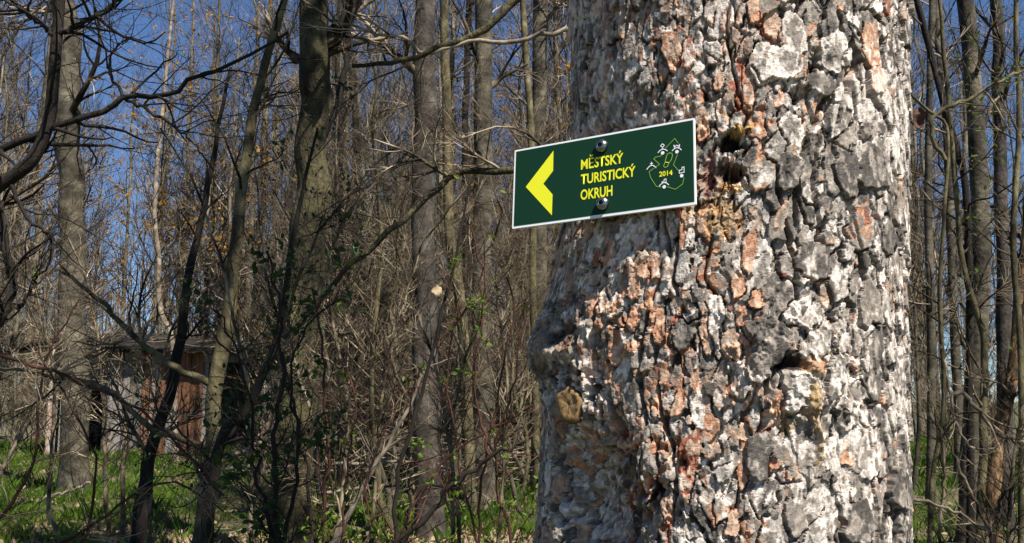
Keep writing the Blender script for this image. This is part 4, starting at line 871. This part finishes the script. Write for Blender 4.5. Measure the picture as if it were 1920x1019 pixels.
def forest():
    rng = np.random.default_rng(81)
    tall = [proto_tree(301, 17, .13, 40, 260, 1300), proto_tree(302, 15, .10, 44, 280, 1300), proto_tree(303, 19, .17, 44, 260, 1300, wig=.03), proto_tree(304, 13, .07, 40, 240, 1100, wig=.09)]
    leafy = [proto_tree(305, 12, .08, 40, 240, 1000, leaves=900)]
    poles = [proto_tree(306, 10, .045, 36, 180, 800), proto_tree(307, 11, .05, 36, 200, 800, wig=.08)]
    shr = [proto_shrub(311, 7, 3.2, 170, 1100), proto_shrub(312, 9, 2.6, 190, 1200), proto_shrub(313, 6, 4.2, 170, 1100)]
    used = set()
    def put(src, x, y, s, label, group, name, cat):
        z = float(gz(x, y)); rz = rng.uniform(0, 6.28); sc_ = (s, s, s * rng.uniform(.9, 1.15))
        if src.name not in used:
            used.add(src.name); o = src; o.location = (x, y, z); o.rotation_euler = (0, 0, rz); o.scale = sc_
        else: o = copy_thing(src, (x, y, z), rz, sc_)
        tag(o, label, cat, group)
    taken = []
    right = lambda x, y: x / y > .40 and rng.random() < .6
    def spot(y0, y1, x0=-.64, x1=.64, tries=30, d=.7):
        for _ in range(tries):
            y = y0 + (y1 - y0) * rng.random(); x = y * rng.uniform(x0, x1)
            if (19 < y < 24.8 and -11.5 < x < -4.6) or (y < 20 and -.55 < x / y < -.25): continue
            if right(x, y): continue
            if all((x - a)**2 + (y - b_)**2 > (d + .01 * y)**2 for a, b_ in taken): break
        taken.append((x, y)); return x, y
    for i in range(95):
        x, y = spot(17, 62); put(tall[i % 4], x, y, rng.uniform(.8, 1.2), 'tall bare tree of the forest standing back behind the named trunks', 'tall bare trees of the forest', 'forest_tree', 'tree')
    for i in range(16):
        x, y = spot(16, 40, -.60, .12); put(leafy[0], x, y, rng.uniform(.8, 1.2), 'forest tree still holding clumps of orange-brown dead leaves', 'forest trees with orange leaves', 'forest_tree', 'tree')
    for i in range(105):
        x, y = spot(13, 40); put(poles[i % 2], x, y, rng.uniform(.7, 1.2), 'thin bare sapling pole among the tall forest trees', 'sapling poles of the forest', 'forest_tree', 'tree')
    for i in range(34):
        x, y = spot(17, 25, -.24, .10, d=.4); put(shr[i % 3], x, y, rng.uniform(.7, 1.15), 'leafless brown shrub of the thicket under the forest trees', 'bare shrubs of the thicket', 'forest_shrub', 'shrub')
    for i in range(60):
        x, y = spot(17, 42, d=.5); put(shr[i % 3], x, y, rng.uniform(.8, 1.3), 'leafless brown shrub of the thicket under the forest trees', 'bare shrubs of the thicket', 'forest_shrub', 'shrub')
    haz = [proto_tree(321, 5.5, .030, 26, 200, 1100, tm='olive', wig=.10, fine=.5), proto_tree(322, 6.5, .035, 28, 220, 1100, tm='far', wig=.12, fine=.5), proto_tree(323, 4.6, .026, 24, 190, 1000, tm='far', wig=.10, fine=.5)]
    for i in range(22):
        x, y = spot(9.5, 16, -.60 if i % 5 == 0 else -.24, .06 if i % 6 else .55, d=.6)
        put(haz[i % 3], x, y, rng.uniform(.8, 1.2), 'low-branched bare sapling with a broom of fine twigs between the trunks', 'bare twiggy saplings between the trunks', 'forest_tree', 'tree')
    # trees beside and behind the viewer, unseen, added to cut the sky light: the forest goes on all round
    k_ = 0; sd_ = np.array([math.sin(SUN_AZ), -math.cos(SUN_AZ)])
    for _ in range(400):
        if k_ >= 30: break
        a_ = rng.uniform(rad(40), rad(320)); d_ = rng.uniform(3.5, 22); x, y = -math.sin(a_) * d_, math.cos(a_) * d_
        t_ = max(0., min(12., (np.array([x, y]) - TC) @ sd_)); gap = np.linalg.norm(TC + sd_ * t_ - np.array([x, y]))
        if gap < 3.4 or any((x - p)**2 + (y - q)**2 < 2.2 for p, q in taken): continue
        taken.append((x, y)); k_ += 1
        put(tall[k_ % 4], x, y, rng.uniform(.7, 1.0), 'unseen bare tree beside or behind the viewer, outside the picture', 'bare trees outside the picture', 'forest_tree', 'tree')
    # the wood farther off reads as one mass
    n = 380; y = rng.uniform(62, 115, n); x = y * rng.uniform(-.68, .68, n); kp = (x / y < .38) | (rng.random(n) < .3); x = x[kp]; y = y[kp]; n = len(x); k = 8
    P = np.zeros((n, k, 3)); P[..., 0] = x[:, None] + np.cumsum(rng.normal(0, .07, (n, k)), 1); P[..., 1] = y[:, None]; P[..., 2] = gz(x, y)[:, None] - .1 + np.linspace(0, 1, k)[None] * rng.uniform(14, 20, n)[:, None]
    r = np.linspace(1, .3, k)[None] * rng.uniform(.08, .2, (n, 1))
    g1 = grow(P, r, 2000, .1, 1, 42, 4.2, 6, .14, .07, .35, rng, .012); g2 = grow(*g1, 7000, .1, 1, 40, 1.8, 4, .18, .06, .6, rng, .008)
    o = obj('far_wood', joint([((P, r), 6), (g1, 3), (g2, 3)], 'far_wood', M['far']), kind='stuff'); tag(o, 'distant bare wood merging into one brown mass', 'wood')
forest()
